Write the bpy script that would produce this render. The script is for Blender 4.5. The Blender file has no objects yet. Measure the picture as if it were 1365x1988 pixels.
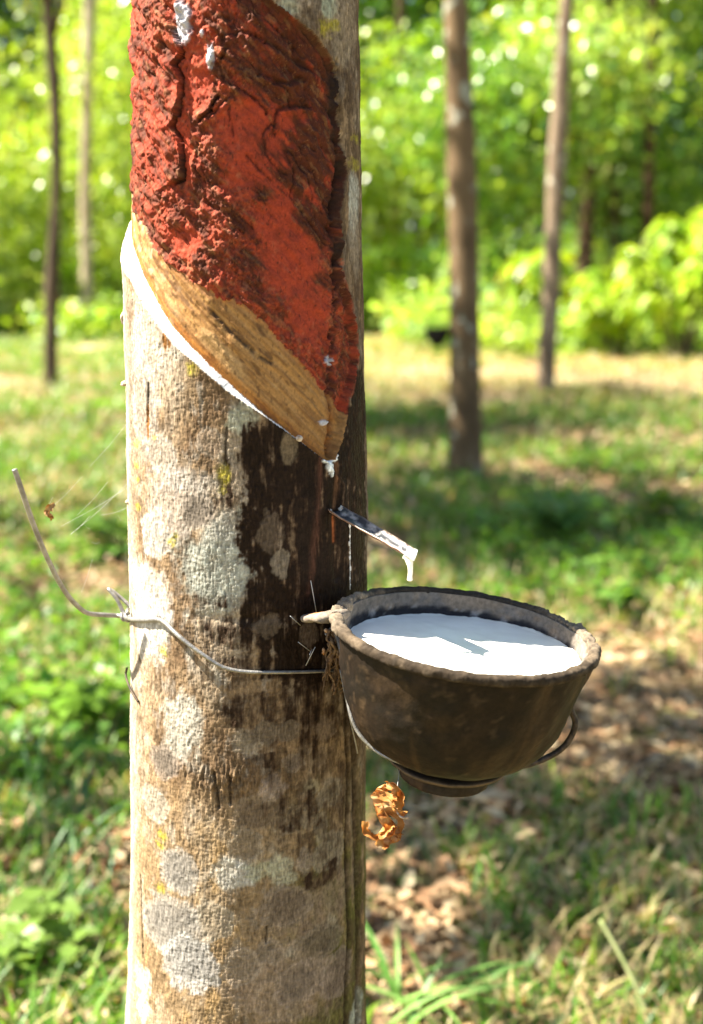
import bpy, math, random
import numpy as np
from math import radians, sin, cos, pi
from mathutils import Vector, Matrix

# ------------------------------------------------------------------ camera, sky, sun, exposure
S = bpy.context.scene
COL = S.collection
CAM_H, PITCH, FPX = 1.19, 11.2, 2300.0           # FPX: focal length in photograph pixels
cam_d = bpy.data.cameras.new('camera')
cam = bpy.data.objects.new('camera', cam_d); COL.objects.link(cam)
cam.location = (0, 0, CAM_H)
cam.rotation_euler = (radians(90 - PITCH), 0, 0)
cam_d.sensor_fit = 'VERTICAL'; cam_d.sensor_height = 36; cam_d.lens = 36 * FPX / 1988
cam_d.clip_start = 0.05; cam_d.clip_end = 400
cam_d.dof.use_dof = True; cam_d.dof.focus_distance = 0.865; cam_d.dof.aperture_fstop = 4.4
S.camera = cam

SUN_EL, SUN_AZ = 54.0, -2.0                      # from the left, a little from the camera side
sv = Vector((-cos(radians(SUN_EL)) * cos(radians(SUN_AZ)), -cos(radians(SUN_EL)) * sin(radians(SUN_AZ)), sin(radians(SUN_EL))))
sun_d = bpy.data.lights.new('sun', 'SUN'); sun_d.energy = 5.0; sun_d.angle = radians(0.5); sun_d.color = (1.0, 0.93, 0.8)
sun = bpy.data.objects.new('sun', sun_d); COL.objects.link(sun)
sun.rotation_euler = sv.to_track_quat('Z', 'Y').to_euler()
sun.location = (-6, -2, 9)
W = bpy.data.worlds.new('World'); S.world = W; W.use_nodes = True
wn = W.node_tree.nodes; wl = W.node_tree.links
bg = wn['Background']; sky = wn.new('ShaderNodeTexSky'); sky.sky_type = 'NISHITA'; sky.sun_disc = False
sky.sun_elevation = radians(SUN_EL); sky.sun_rotation = math.atan2(sv.x, sv.y)
wl.new(sky.outputs[0], bg.inputs[0]); bg.inputs[1].default_value = 0.05
S.view_settings.view_transform = 'Standard'; S.view_settings.look = 'None'
S.view_settings.exposure = 2.45; S.view_settings.gamma = 1.0
S.render.engine = 'CYCLES'
S.cycles.use_denoising = True
S.cycles.max_bounces = 8; S.cycles.transmission_bounces = 4; S.cycles.transparent_max_bounces = 4
S.cycles.sample_clamp_indirect = 6.0

rng = np.random.default_rng(11)

# ------------------------------------------------------------------ helpers: noise
def _h(ix, iy, iz, seed):
    with np.errstate(over='ignore'):
        n = (ix.astype(np.uint32) * np.uint32(374761393) + iy.astype(np.uint32) * np.uint32(668265263)
             + iz.astype(np.uint32) * np.uint32(2147483647) + np.uint32(seed * 1274126177 % 4294967296))
        n = (n ^ (n >> np.uint32(13))) * np.uint32(1274126177)
        n = (n ^ (n >> np.uint32(16))) * np.uint32(2246822519)
        n = n ^ (n >> np.uint32(15))
    return n.astype(np.float64) / 4294967295.0

def vn(x, y, z=None, seed=0):
    """value noise in -1..1"""
    x = np.asarray(x, float); y = np.asarray(y, float)
    z = np.zeros_like(x) if z is None else np.asarray(z, float)
    fx, fy, fz = np.floor(x), np.floor(y), np.floor(z)
    ix, iy, iz = fx.astype(np.int64), fy.astype(np.int64), fz.astype(np.int64)
    tx, ty, tz = x - fx, y - fy, z - fz
    tx = tx * tx * (3 - 2 * tx); ty = ty * ty * (3 - 2 * ty); tz = tz * tz * (3 - 2 * tz)
    r = 0
    for a in (0, 1):
        for b in (0, 1):
            for c in (0, 1):
                w = (tx if a else 1 - tx) * (ty if b else 1 - ty) * (tz if c else 1 - tz)
                r = r + w * _h(ix + a, iy + b, iz + c, seed)
    return r * 2 - 1

def fbm(x, y, z=None, seed=0, o=4):
    r, a, f, n = 0, 1.0, 1.0, 0
    for k in range(o):
        r = r + a * vn(x * f, y * f, None if z is None else z * f, seed + k * 17); n += a; a *= .5; f *= 2.03
    return r / n

def sst(a, b, x):
    t = np.clip((x - a) / (b - a), 0, 1); return t * t * (3 - 2 * t)

def lin(r, g, b):
    f = lambda c: (c / 12.92 if c <= .04045 else ((c + .055) / 1.055) ** 2.4)
    return np.array([f(r / 255), f(g / 255), f(b / 255)])

# ------------------------------------------------------------------ helpers: the camera's geometry (photo pixel -> direction)
cp, sp_ = cos(radians(PITCH)), sin(radians(PITCH))
def ray(px, py):
    u = (px - 682.5) / FPX; v = -(py - 994.0) / FPX
    return np.array([u, cp + v * sp_, -sp_ + v * cp])
def at_y(px, py, y):
    d = ray(px, py); t = y / d[1]
    return np.array([d[0] * t, y, CAM_H + d[2] * t])
def on_ground(px, py):
    d = ray(px, py); t = -CAM_H / d[2]
    return np.array([d[0] * t, d[1] * t, 0.0])

# ------------------------------------------------------------------ helpers: objects
def tag(o, label=None, cat=None, group=None, kind=None):
    if label: o['label'] = label
    if cat: o['category'] = cat
    if group: o['group'] = group
    if kind: o['kind'] = kind
    return o
def empty(name, loc):
    o = bpy.data.objects.new(name, None); COL.objects.link(o); o.location = loc; o.empty_display_size = .1
    return o
def mesh_obj(name, V, F, mat, parent=None, col=None, smooth=True, vattr=None):
    """V (n,3) array in world space; F (m,k) int array or list; parent is an Empty that is not rotated"""
    V = np.asarray(V, np.float64)
    me = bpy.data.meshes.new(name)
    if isinstance(F, np.ndarray):
        m, k = F.shape
        me.vertices.add(len(V)); me.vertices.foreach_set('co', V.astype(np.float32).ravel())
        me.loops.add(m * k); me.loops.foreach_set('vertex_index', F.astype(np.int32).ravel())
        me.polygons.add(m)
        me.polygons.foreach_set('loop_start', np.arange(0, m * k, k, dtype=np.int32))
        me.polygons.foreach_set('loop_total', np.full(m, k, dtype=np.int32))
        me.update(calc_edges=True)
    else:
        me.from_pydata([tuple(v) for v in V], [], [tuple(f) for f in F]); me.update()
    if smooth:
        me.polygons.foreach_set('use_smooth', np.ones(len(me.polygons), dtype=bool))
    if col is not None:
        a = me.attributes.new('Col', 'FLOAT_COLOR', 'POINT')
        c4 = np.ones((len(V), 4), np.float32); c4[:, :3] = np.clip(col, 0, 1); a.data.foreach_set('color', c4.ravel())
    if vattr:
        for n_, arr in vattr.items():
            a = me.attributes.new(n_, 'FLOAT', 'POINT'); a.data.foreach_set('value', np.asarray(arr, np.float32))
    me.materials.append(mat)
    o = bpy.data.objects.new(name, me); COL.objects.link(o)
    if parent is not None:
        o.parent = parent
        pw = Vector((0, 0, 0)); q = parent
        while q is not None:
            pw += q.location; q = q.parent
        o.location = -pw
        # keep origins tidy: bake the offset into the mesh
        me.transform(Matrix.Translation(-pw)); o.location = (0, 0, 0)
    return o

def smooth_path(P, n):
    P = np.asarray(P, float); m = len(P)
    t = np.linspace(0, m - 1, n); i = np.clip(t.astype(int), 0, m - 2); f = (t - i)[:, None]
    g = lambda k: P[np.clip(k, 0, m - 1)]
    p0, p1, p2, p3 = g(i - 1), g(i), g(i + 1), g(i + 2)
    return .5 * ((2 * p1) + (-p0 + p2) * f + (2 * p0 - 5 * p1 + 4 * p2 - p3) * f ** 2 + (-p0 + 3 * p1 - 3 * p2 + p3) * f ** 3)

def tube(P, R, seg=10, cap=True):
    P = np.asarray(P, float); n = len(P); R = np.broadcast_to(np.asarray(R, float), (n,)).copy()
    T = np.gradient(P, axis=0); T /= np.linalg.norm(T, axis=1)[:, None] + 1e-12
    a = np.array([0, 0, 1.0]) if abs(T[0][2]) < .9 else np.array([1.0, 0, 0])
    N = np.cross(T[0], a); N /= np.linalg.norm(N); V = []
    ang = np.linspace(0, 2 * pi, seg, endpoint=False)
    for k in range(n):
        N = N - T[k] * np.dot(N, T[k]); N /= np.linalg.norm(N); B = np.cross(T[k], N)
        V.append(P[k] + R[k] * (np.cos(ang)[:, None] * N + np.sin(ang)[:, None] * B))
    V = np.concatenate(V); F = []
    for k in range(n - 1):
        for j in range(seg):
            j2 = (j + 1) % seg
            F.append((k * seg + j, k * seg + j2, (k + 1) * seg + j2, (k + 1) * seg + j))
    if cap:
        c0, c1 = len(V), len(V) + 1
        V = np.vstack([V, P[0], P[-1]])
        for j in range(seg):
            j2 = (j + 1) % seg
            F.append((c0, j2, j, j)[:3]); F.append((c1, (n - 1) * seg + j, (n - 1) * seg + j2))
    return V, F
def join(parts):
    V, F, o = [], [], 0
    for v, f in parts:
        V.append(v); F += [tuple(i + o for i in q) for q in f]; o += len(v)
    return np.concatenate(V), F
def lathe(prof, seg=96, closed=False):
    prof = np.asarray(prof, float); n = len(prof); ang = np.linspace(0, 2 * pi, seg, endpoint=False)
    V = np.stack([prof[:, None, 0] * np.cos(ang), prof[:, None, 0] * np.sin(ang), np.repeat(prof[:, 1:2], seg, 1)], -1).reshape(-1, 3)
    j = np.arange(seg); j2 = (j + 1) % seg; F = []
    for k in range(n if closed else n - 1):
        k2 = (k + 1) % n
        F.append(np.stack([k * seg + j, k * seg + j2, k2 * seg + j2, k2 * seg + j], 1))
    return V, np.concatenate(F)

# ------------------------------------------------------------------ helpers: materials
def mat_base(name):
    m = bpy.data.materials.new(name); m.use_nodes = True
    nt = m.node_tree; return m, nt.nodes, nt.links, nt.nodes['Principled BSDF'], nt.nodes['Material Output']
def nd(N, t, **kw):
    n = N.new(t)
    for k, v in kw.items(): setattr(n, k, v)
    return n
def noise_node(N, L, scale, vec=(1, 1, 1), detail=4, rough=.6, coord='Object'):
    tc = N.new('ShaderNodeTexCoord'); mp = N.new('ShaderNodeMapping'); mp.inputs['Scale'].default_value = vec
    L.new(tc.outputs[coord], mp.inputs['Vector'])
    n = N.new('ShaderNodeTexNoise'); n.inputs['Scale'].default_value = scale; n.inputs['Detail'].default_value = detail; n.inputs['Roughness'].default_value = rough
    L.new(mp.outputs[0], n.inputs['Vector']); return n
def ramp(N, L, src, stops):
    r = N.new('ShaderNodeValToRGB'); e = r.color_ramp.elements
    while len(e) < len(stops): e.new(.5)
    for k, (p, c) in enumerate(stops):
        e[k].position = p; e[k].color = (c[0], c[1], c[2], 1) if hasattr(c, '__len__') else (c, c, c, 1)
    L.new(src, r.inputs[0]); return r
def mixc(N, L, fac, a, b, mode='MIX'):
    m = N.new('ShaderNodeMix'); m.data_type = 'RGBA'; m.blend_type = mode
    for sock, val in ((m.inputs[0], fac), (m.inputs[6], a), (m.inputs[7], b)):
        if hasattr(val, 'links') or hasattr(val, 'is_linked'): L.new(val, sock)
        elif isinstance(val, (int, float)): sock.default_value = val
        else: sock.default_value = (val[0], val[1], val[2], 1)
    return m.outputs[2]
def bump(N, L, src, bsdf, strength, dist, prev=None):
    b = N.new('ShaderNodeBump'); b.inputs['Strength'].default_value = strength; b.inputs['Distance'].default_value = dist
    L.new(src, b.inputs['Height'])
    if prev is not None: L.new(prev.outputs[0], b.inputs['Normal'])
    L.new(b.outputs[0], bsdf.inputs['Normal']); return b

def attr_mat(name, rough=.8, spec=.3, bumps=(), var=(), gloss_attr=False):
    """colour from the mesh's own procedural colour attribute, broken up by noise nodes"""
    m, N, L, B, O = mat_base(name)
    a = nd(N, 'ShaderNodeAttribute', attribute_name='Col'); c = a.outputs['Color']
    for (sc, vec, lo, hi) in var:
        n = noise_node(N, L, sc, vec, 3)
        r = ramp(N, L, n.outputs['Fac'], [(.32, lo), (.68, hi)])
        c = mixc(N, L, 1.0, c, r.outputs[0], 'MULTIPLY')
    L.new(c, B.inputs['Base Color']); B.inputs['Roughness'].default_value = rough
    B.inputs['Specular IOR Level'].default_value = spec
    if gloss_attr:
        g = nd(N, 'ShaderNodeAttribute', attribute_name='wet')
        mr = nd(N, 'ShaderNodeMapRange'); mr.inputs['To Min'].default_value = rough; mr.inputs['To Max'].default_value = .38
        L.new(g.outputs['Fac'], mr.inputs['Value']); L.new(mr.outputs[0], B.inputs['Roughness'])
    pb = None
    for (sc, vec, st, di) in bumps:
        n = noise_node(N, L, sc, vec, 3); pb = bump(N, L, n.outputs['Fac'], B, st, di, pb)
    return m
def leaf_mat(name, rough=.38, spec=.5, trans=.4, tint=(1.15, 1.1, .45)):
    m, N, L, B, O = mat_base(name)
    a = nd(N, 'ShaderNodeAttribute', attribute_name='Col')
    L.new(a.outputs['Color'], B.inputs['Base Color']); B.inputs['Roughness'].default_value = rough; B.inputs['Specular IOR Level'].default_value = spec
    T = N.new('ShaderNodeBsdfTranslucent'); L.new(mixc(N, L, 1.0, a.outputs['Color'], tint, 'MULTIPLY'), T.inputs['Color'])
    M = N.new('ShaderNodeMixShader'); M.inputs[0].default_value = trans
    L.new(B.outputs[0], M.inputs[1]); L.new(T.outputs[0], M.inputs[2]); L.new(M.outputs[0], O.inputs['Surface'])
    return m
def two_tone(name, c1, c2, scale, vec=(1, 1, 1), rough=.7, spec=.3, bst=.3, bdi=.002, metal=0, lo=.4, hi=.6):
    m, N, L, B, O = mat_base(name)
    n = noise_node(N, L, scale, vec, 5, .65)
    r = ramp(N, L, n.outputs['Fac'], [(lo, c1), (hi, c2)]); L.new(r.outputs[0], B.inputs['Base Color'])
    B.inputs['Roughness'].default_value = rough; B.inputs['Specular IOR Level'].default_value = spec; B.inputs['Metallic'].default_value = metal
    n2 = noise_node(N, L, scale * 3, vec, 4, .6); bump(N, L, n2.outputs['Fac'], B, bst, bdi)
    return m

M_LEAF = leaf_mat('foliage', trans=.52)
M_GLOSS = leaf_mat('glossy_foliage', rough=.28, spec=.75, trans=.42)
M_GRASS = leaf_mat('grass_blades', rough=.45, trans=.4)
M_LITTER = leaf_mat('dead_leaves', rough=.7, spec=.25, trans=.12, tint=(1, .8, .5))

# ------------------------------------------------------------------ ground
def gz(x, y):
    return .05 * fbm(np.asarray(x) * .35, np.asarray(y) * .35, seed=5, o=3) + .012 * fbm(np.asarray(x) * 3, np.asarray(y) * 3, seed=8, o=2)
def make_ground():
    t = np.linspace(-1, 1, 241); a = 110 * np.sign(t) * np.abs(t) ** 2.6 + 3 * t
    X, Y = np.meshgrid(a, a + 4, indexing='xy'); n = len(a)
    V = np.stack([X, Y, gz(X, Y)], -1).reshape(-1, 3)
    i = np.arange(n - 1); I, J = np.meshgrid(i, i); k = (J * n + I).ravel()
    F = np.stack([k, k + 1, k + n + 1, k + n], 1)
    m, N, L, B, O = mat_base('earth')
    n1 = noise_node(N, L, 1.1, (1, 1, 1), 6, .7); n2 = noise_node(N, L, 14, (1, 1, 1), 5, .7); n3 = noise_node(N, L, .5, (1, 1, 1), 4, .6)
    c1 = ramp(N, L, n2.outputs['Fac'], [(.3, (.07, .045, .025)), (.5, (.19, .13, .07)), (.7, (.36, .26, .15))])
    c2 = ramp(N, L, n2.outputs['Fac'], [(.35, (.05, .07, .012)), (.65, (.15, .18, .04))])
    c3 = ramp(N, L, n2.outputs['Fac'], [(.3, (.28, .24, .1)), (.7, (.5, .42, .22))])
    f = ramp(N, L, n1.outputs['Fac'], [(.45, 0), (.6, 1)])
    c = mixc(N, L, f.outputs[0], c1.outputs[0], c2.outputs[0])
    tc = N.new('ShaderNodeTexCoord'); sx = N.new('ShaderNodeSeparateXYZ'); L.new(tc.outputs['Object'], sx.inputs[0])
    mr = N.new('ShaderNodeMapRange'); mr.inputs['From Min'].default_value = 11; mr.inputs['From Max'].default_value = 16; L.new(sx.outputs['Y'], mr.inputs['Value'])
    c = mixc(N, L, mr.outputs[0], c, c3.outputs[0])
    L.new(c, B.inputs['Base Color']); B.inputs['Roughness'].default_value = .95; B.inputs['Specular IOR Level'].default_value = .1
    bump(N, L, n2.outputs['Fac'], B, .6, .03)
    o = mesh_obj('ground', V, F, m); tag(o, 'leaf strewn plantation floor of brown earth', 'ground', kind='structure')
make_ground()

# ------------------------------------------------------------------ leaves
def leaf_batch(P, D, Nn, L, Wd, fold=.25, droop=.0):
    """diamond leaves of 4 triangles: base, left, mid, right, tip; P base, D direction, Nn normal, L length, Wd half width"""
    n = len(P); D = D / np.linalg.norm(D, axis=1)[:, None]
    Sd = np.cross(D, Nn); Sd /= np.linalg.norm(Sd, axis=1)[:, None] + 1e-9; Nn = np.cross(Sd, D)
    L = np.broadcast_to(L, (n,))[:, None]; Wd = np.broadcast_to(Wd, (n,))[:, None]
    mid = P + D * L * .45
    a = mid + Sd * Wd + Nn * Wd * fold; b = mid - Sd * Wd + Nn * Wd * fold
    tip = P + D * L - np.array([0, 0, 1.0]) * L * droop
    V = np.stack([P, a, mid, b, tip], 1).reshape(-1, 3)
    k = (np.arange(n) * 5)[:, None]
    F = np.concatenate([k + np.array([[0, 2, 1]]), k + np.array([[0, 3, 2]]), k + np.array([[2, 4, 1]]), k + np.array([[3, 4, 2]])])
    return V, F
def rdir(n, zb=0.0):
    d = rng.normal(size=(n, 3)); d[:, 2] += zb; return d / np.linalg.norm(d, axis=1)[:, None]
def crown_leaves(C, R, nclump, per, size, pal, zb=-.4, shell=.55, flat=.7, cr=.35, ngap=None):
    """leaf clumps through an ellipsoid's volume; pal: list of (rgb linear, weight)"""
    C = np.asarray(C, float); R = np.asarray(R, float)
    d = rdir(nclump); r = shell + (1 - shell) * rng.random(nclump) ** .6
    cc = C + d * R * (r * (1 + .25 * rng.normal(size=nclump)))[:, None]
    P = np.repeat(cc, per, 0) + rng.normal(size=(nclump * per, 3)) * cr * np.array([1, 1, flat])
    n = len(P); D = rdir(n, zb); Nn = rdir(n, 1.6)
    L = size * (.6 + .7 * rng.random(n)); V, F = leaf_batch(P, D, Nn, L, L * (.22 + .1 * rng.random(n)), droop=.12)
    cl = np.array([c for c, w in pal]); w = np.array([w for c, w in pal], float); w /= w.sum()
    base = cl[rng.choice(len(pal), n, p=w)]
    cm = np.repeat(cl[rng.choice(len(pal), nclump, p=w)], per, 0)
    col = (.5 * base + .5 * cm) * (.75 + .5 * rng.random(n))[:, None]
    return V, F, np.repeat(col, 5, 0)
def cat_leaves(lst):
    V, F, C, o = [], [], [], 0
    for v, f, c in lst:
        V.append(v); F.append(f + o); C.append(c); o += len(v)
    return np.concatenate(V), np.concatenate(F), np.concatenate(C)
G_DARK, G_MID, G_YEL, G_PALE, G_BLUE = (.06, .15, .012), (.15, .31, .016), (.33, .47, .02), (.46, .56, .18), (.17, .33, .14)
G_OLD = (.28, .2, .02)
PAL_L = [(G_YEL, 4), (G_MID, 1.6), (G_PALE, 4.5), (G_OLD, .3)]
PAL_R = [(G_MID, 4), (G_DARK, 2.4), (G_BLUE, 3), (G_YEL, 2.2), (G_PALE, 1), (G_OLD, .1)]
PAL_C = [(G_MID, 3), (G_YEL, 2), (G_DARK, 1.5)]

# ------------------------------------------------------------------ far wood: one mass
def forest():
    L = []
    def put(x, y, z, rx, rz, n, pal, size=.17, per=14, cr=.34, shell=.3):
        L.append(crown_leaves((x, y, z), (rx, rx * .7, rz), n, per, size, pal, cr=cr, shell=shell))
    # left: leaf colours paled to stand in for bright sunlight; right: deeper, glossier wood with gaps low down
    for k in range(34):
        x = rng.uniform(-13.5, 2.4); y = rng.uniform(24, 31); put(x, y, rng.uniform(.8, 7.6), rng.uniform(1.4, 2.3), rng.uniform(1.2, 2.2), 85, PAL_L, .22, 16)
    for k in range(28):
        x = rng.uniform(2.0, 13.5); y = rng.uniform(22.5, 30); put(x, y, rng.uniform(2.6, 7.6), rng.uniform(1.3, 2.1), rng.uniform(1.1, 1.9), 85, PAL_L if k % 4 == 0 else PAL_R, .22, 16)
    for k in range(14):
        x = -13.5 + k * 2.1 + rng.uniform(-.8, .8); y = rng.uniform(29, 33); put(x, y, 1.2, 1.9, 1.4, 70, PAL_R if x > .5 else PAL_C, .22, 16)
    for k in range(26):                                   # the wood runs on to both sides
        x = rng.uniform(13, 24) * (1 if k % 2 else -1); put(x, rng.uniform(18, 30), rng.uniform(.8, 7.5), 2.4, 2.0, 80, PAL_R if x > 0 else PAL_L, .24, 16, .5)
    n = 92000                                             # a second, deeper rank closes the view
    P = np.stack([rng.uniform(-30, 30, n), rng.uniform(34, 41, n), 13.5 * rng.random(n) ** .9], 1); dark = fbm(P[:, 0] * .35, P[:, 2] * .35, seed=55, o=3)
    V, F = leaf_batch(P, rdir(n, -.4), rdir(n, .8), .42 + .25 * rng.random(n), .12, droop=.12)
    c = np.where((dark > .0)[:, None], np.array(G_MID), np.array(G_DARK)); c = np.where(((rng.random(n) < .35) & (P[:, 0] < 2))[:, None], np.array(G_YEL), c) * (.7 + .6 * rng.random(n))[:, None]
    L.append((V, F, np.repeat(c, 5, 0)))
    V, F, C = cat_leaves(L)
    o = mesh_obj('forest', V, F, M_GLOSS, col=C, smooth=False)
    tag(o, 'sunlit green wood closing the far side of the plantation', 'forest', kind='stuff')
forest()
def undergrowth():
    L = []
    for k in range(150):
        x = rng.uniform(-9, 9); far = 24 - (x > 1) * 4.5 + rng.normal() * 1.1; y = far + abs(rng.normal()) * 1.6; h = rng.uniform(.15, .55)
        L.append(crown_leaves((x, y, h), (rng.uniform(.3, .8), .4, h), 9, 14, .2, BRT, cr=.16, shell=.2, zb=-.2))
    V, F, C = cat_leaves(L); V[:, 2] = np.maximum(V[:, 2], .0)
    tag(mesh_obj('undergrowth', V, F, M_LEAF, col=C, smooth=False), 'low pale green undergrowth along the edge of the wood', 'undergrowth', kind='stuff')
BRT = [(G_YEL, 3), (G_PALE, 3), (G_MID, 2.4), (G_BLUE, 1)]
undergrowth()

# ------------------------------------------------------------------ standing trees of the rows
def bark_bg(name, c1, c2, c3, spots=.62):
    m, N, L, B, O = mat_base(name)
    n1 = noise_node(N, L, 5, (1, 1, .6), 5, .65); n2 = noise_node(N, L, 9, (1, 1, .8), 4, .6)
    r1 = ramp(N, L, n1.outputs['Fac'], [(.38, c1), (.62, c2)])
    f = ramp(N, L, n2.outputs['Fac'], [(spots, 0), (spots + .06, 1)])
    L.new(mixc(N, L, f.outputs[0], r1.outputs[0], c3), B.inputs['Base Color']); B.inputs['Roughness'].default_value = .9; B.inputs['Specular IOR Level'].default_value = .2
    n3 = noise_node(N, L, 40, (1, 1, .3), 4, .6); bump(N, L, n3.outputs['Fac'], B, .5, .012)
    return m
M_BROWN = bark_bg('brown_bark', (.085, .054, .028), (.17, .112, .06), (.32, .32, .25), .59)
M_GREYB = bark_bg('grey_bark', (.13, .09, .06), (.26, .19, .13), (.42, .38, .3), .6)
M_DARKB = bark_bg('dark_bark', (.05, .035, .022), (.11, .075, .05), (.25, .23, .2), .68)
M_PALEB = bark_bg('pale_bark', (.26, .2, .13), (.45, .37, .26), (.55, .5, .4), .6)
GROUP_T = 'rubber trees standing in the plantation rows'
def std_tree(name, label, pix, yd, widths, top_h, crown, mat, group, pal=PAL_C, nclump=80, per=26, size=.17, cat='tree', limbs=5, material=None):
    """pix: points of the trunk's axis in the photo, the first at its foot; yd: distance of the tree"""
    base = on_ground(*pix[0]) if yd is None else at_y(pix[0][0], pix[0][1], yd)
    y = base[1]; P = [np.array([base[0], y, -.08])] + [at_y(px, py, y) for px, py in pix[1:]]
    d = P[-1] - P[-2]; d /= np.linalg.norm(d); d = d * .5 + np.array([0, 0, .5]); d /= np.linalg.norm(d)
    z = P[-1][2]; kx = 0
    while z < top_h:
        P.append(P[-1] + d * 1.1 + np.array([rng.uniform(-.06, .06), rng.uniform(-.06, .06), 0])); z = P[-1][2]
    n0 = len(P); path = smooth_path(P, n0 * 9)
    w = np.interp(path[:, 2], [p[2] for p in P[:len(widths)]], widths) * y / FPX * .5 / cp
    over = np.clip((path[:, 2] - P[len(widths) - 1][2]) / max(.1, top_h - P[len(widths) - 1][2]), 0, 1)
    w = w * (1 - .75 * over)
    w *= 1 + .07 * vn(path[:, 2] * 3.1, path[:, 2] * 0 + y, seed=3) + .04 * vn(path[:, 2] * 9, path[:, 2] * 0 + y, seed=4)
    w[:4] *= np.array([1.3, 1.22, 1.12, 1.05])
    parts = [tube(path, w, 14)]
    C = np.array([path[-1][0] + crown[3], y + crown[4], crown[2]])
    for k in range(limbs):
        i = int(len(path) * (.68 + .06 * k)) if limbs > 1 else len(path) - 2; i = min(i, len(path) - 2)
        a = k * 2.4 + rng.uniform(0, 1)
        e = C + np.array([cos(a) * crown[0] * .7, sin(a) * crown[0] * .7, rng.uniform(-.2, .5) * crown[1]])
        m_ = path[i] * .45 + e * .55 + np.array([0, 0, .35])
        q = smooth_path([path[i], m_, e], 12); parts.append(tube(q, np.linspace(w[i] * .55, .012, 12), 7))
    V, F = join(parts)
    t = empty(name, (base[0], y, 0)); tag(t, label, cat, group)
    mesh_obj('trunk', V, F, mat, t)
    v, f, c = crown_leaves(C, (crown[0], crown[0], crown[1]), nclump, per, size, pal, cr=.42, shell=.25)
    mesh_obj('crown', v, f, M_LEAF if material is None else material, t, col=c, smooth=False)
    return t, path, w
t1, path1, w1 = std_tree('rubber_tree', 'brown blurred trunk with pale lichen flecks and a small dark cup on its left',
         [(905, 925), (903, 800), (902, 640), (900, 480), (895, 300), (889, 120), (884, 0)], None, [72, 60, 55, 52, 56, 50, 45], 5.2, (2.0, 1.3, 5.6, .2, .3), M_BROWN, GROUP_T, nclump=70)
std_tree('rubber_tree', 'slim grey brown trunk leaning right on sunny grass, right of the brown trunk',
         [(1059, 757), (1062, 690), (1070, 560), (1075, 430), (1082, 300), (1092, 120), (1101, 0)], None, [34, 36, 34, 30, 34, 28, 25], 6.3, (2.0, 1.4, 6.8, .3, .3), M_GREYB, GROUP_T, nclump=60)
std_tree('rubber_tree', 'thin dark crooked trunk in the grass at left, darker of the two left trunks',
         [(98, 752), (99, 640), (101, 560), (108, 400), (110, 300), (105, 160), (92, 0)], None, [28, 26, 28, 17, 20, 22, 20], 6.0, (2.3, 1.4, 6.6, .3, -1.4), M_DARKB, GROUP_T, nclump=80)
std_tree('rubber_tree', 'straight pale beige trunk at left, paler and farther of the two left trunks',
         [(173, 655), (170, 560), (166, 400), (168, 250), (171, 120), (172, 0)], None, [27, 24, 22, 20, 20, 18], 8.6, (2.4, 1.6, 9.4, .2, .6), M_PALEB, GROUP_T, nclump=70)

# wood-edge trunks that can be told apart
def edge_trunk(label, pix, width, mat, yd):
    P = [at_y(px, py, yd) for px, py in pix]; P[0][2] = -.05
    path = smooth_path(P, 30); w = np.linspace(width, width * .75, 30) * yd / FPX * .5
    w *= 1 + .12 * vn(path[:, 2] * 2.2, path[:, 2] * 0 + pix[0][0], seed=21)
    t = empty('forest_tree', (P[0][0], yd, 0)); tag(t, label, 'tree', 'trunks along the edge of the wood')
    mesh_obj('trunk', *tube(path, w, 10), mat, t)
    C = P[-1] + np.array([0, 0, .6])
    v, f, c = crown_leaves(C, (1.5, 1.2, 1.1), 46, 18, .17, PAL_R, cr=.4, shell=.2)
    mesh_obj('crown', v, f, M_GLOSS, t, col=c, smooth=False)
M_RUSTB = bark_bg('reddish_bark', (.05, .028, .016), (.1, .06, .035), (.16, .11, .07), .66)
edge_trunk('reddish brown trunk at the wood edge, just right of the slim leaning trunk', [(1138, 690), (1136, 560), (1140, 380), (1150, 150), (1158, -120)], 32, M_RUSTB, 25.5)
edge_trunk('dim brown trunk in the shaded wood near the right side, above the bright sapling', [(1250, 690), (1246, 560), (1256, 440), (1262, 250), (1268, -120)], 24, M_RUSTB, 26.0)
edge_trunk('dark trunk deep in the shaded wood between slim leaning trunk and right side', [(1190, 676), (1196, 520), (1192, 400), (1186, 200), (1180, -120)], 28, M_DARKB, 27.0)
edge_trunk('short dim trunk low in the wood, left of the brown trunk with a dark cup', [(766, 640), (764, 560), (768, 440), (775, 200), (780, -100)], 20, M_RUSTB, 28.0)

# bushes and saplings before the wood
def bush(name, label, px, py, yd, rx, rz, pal, n, size, per=16, cat='bush', group='bushes and saplings along the wood', cr=.22, zb=-.3, mat=None):
    b = at_y(px, py, yd); b[2] = 0
    t = empty(name, tuple(b)); tag(t, label, cat, group)
    st = []
    for k in range(6):
        a = rng.uniform(0, 2 * pi); e = b + np.array([cos(a) * rx * .6, sin(a) * rx * .5, rz * (1.2 + .5 * rng.random())])
        st.append(tube(smooth_path([b + np.array([0, 0, -.05]), (b + e) / 2 + np.array([0, 0, rz * .3]), e], 9), np.linspace(.02, .006, 9), 6))
    mesh_obj('stem', *join(st), M_DARKB, t)
    v, f, c = crown_leaves((b[0], b[1], rz * 1.05), (rx, rx * .8, rz), n, per, size, pal, cr=cr, shell=.2, zb=zb)
    v[:, 2] = np.maximum(v[:, 2], .02)
    mesh_obj('foliage', v, f, M_LEAF if mat is None else mat, t, col=c, smooth=False)
BR = [(G_YEL, 5), (G_PALE, 3), (G_MID, 2)]
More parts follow.
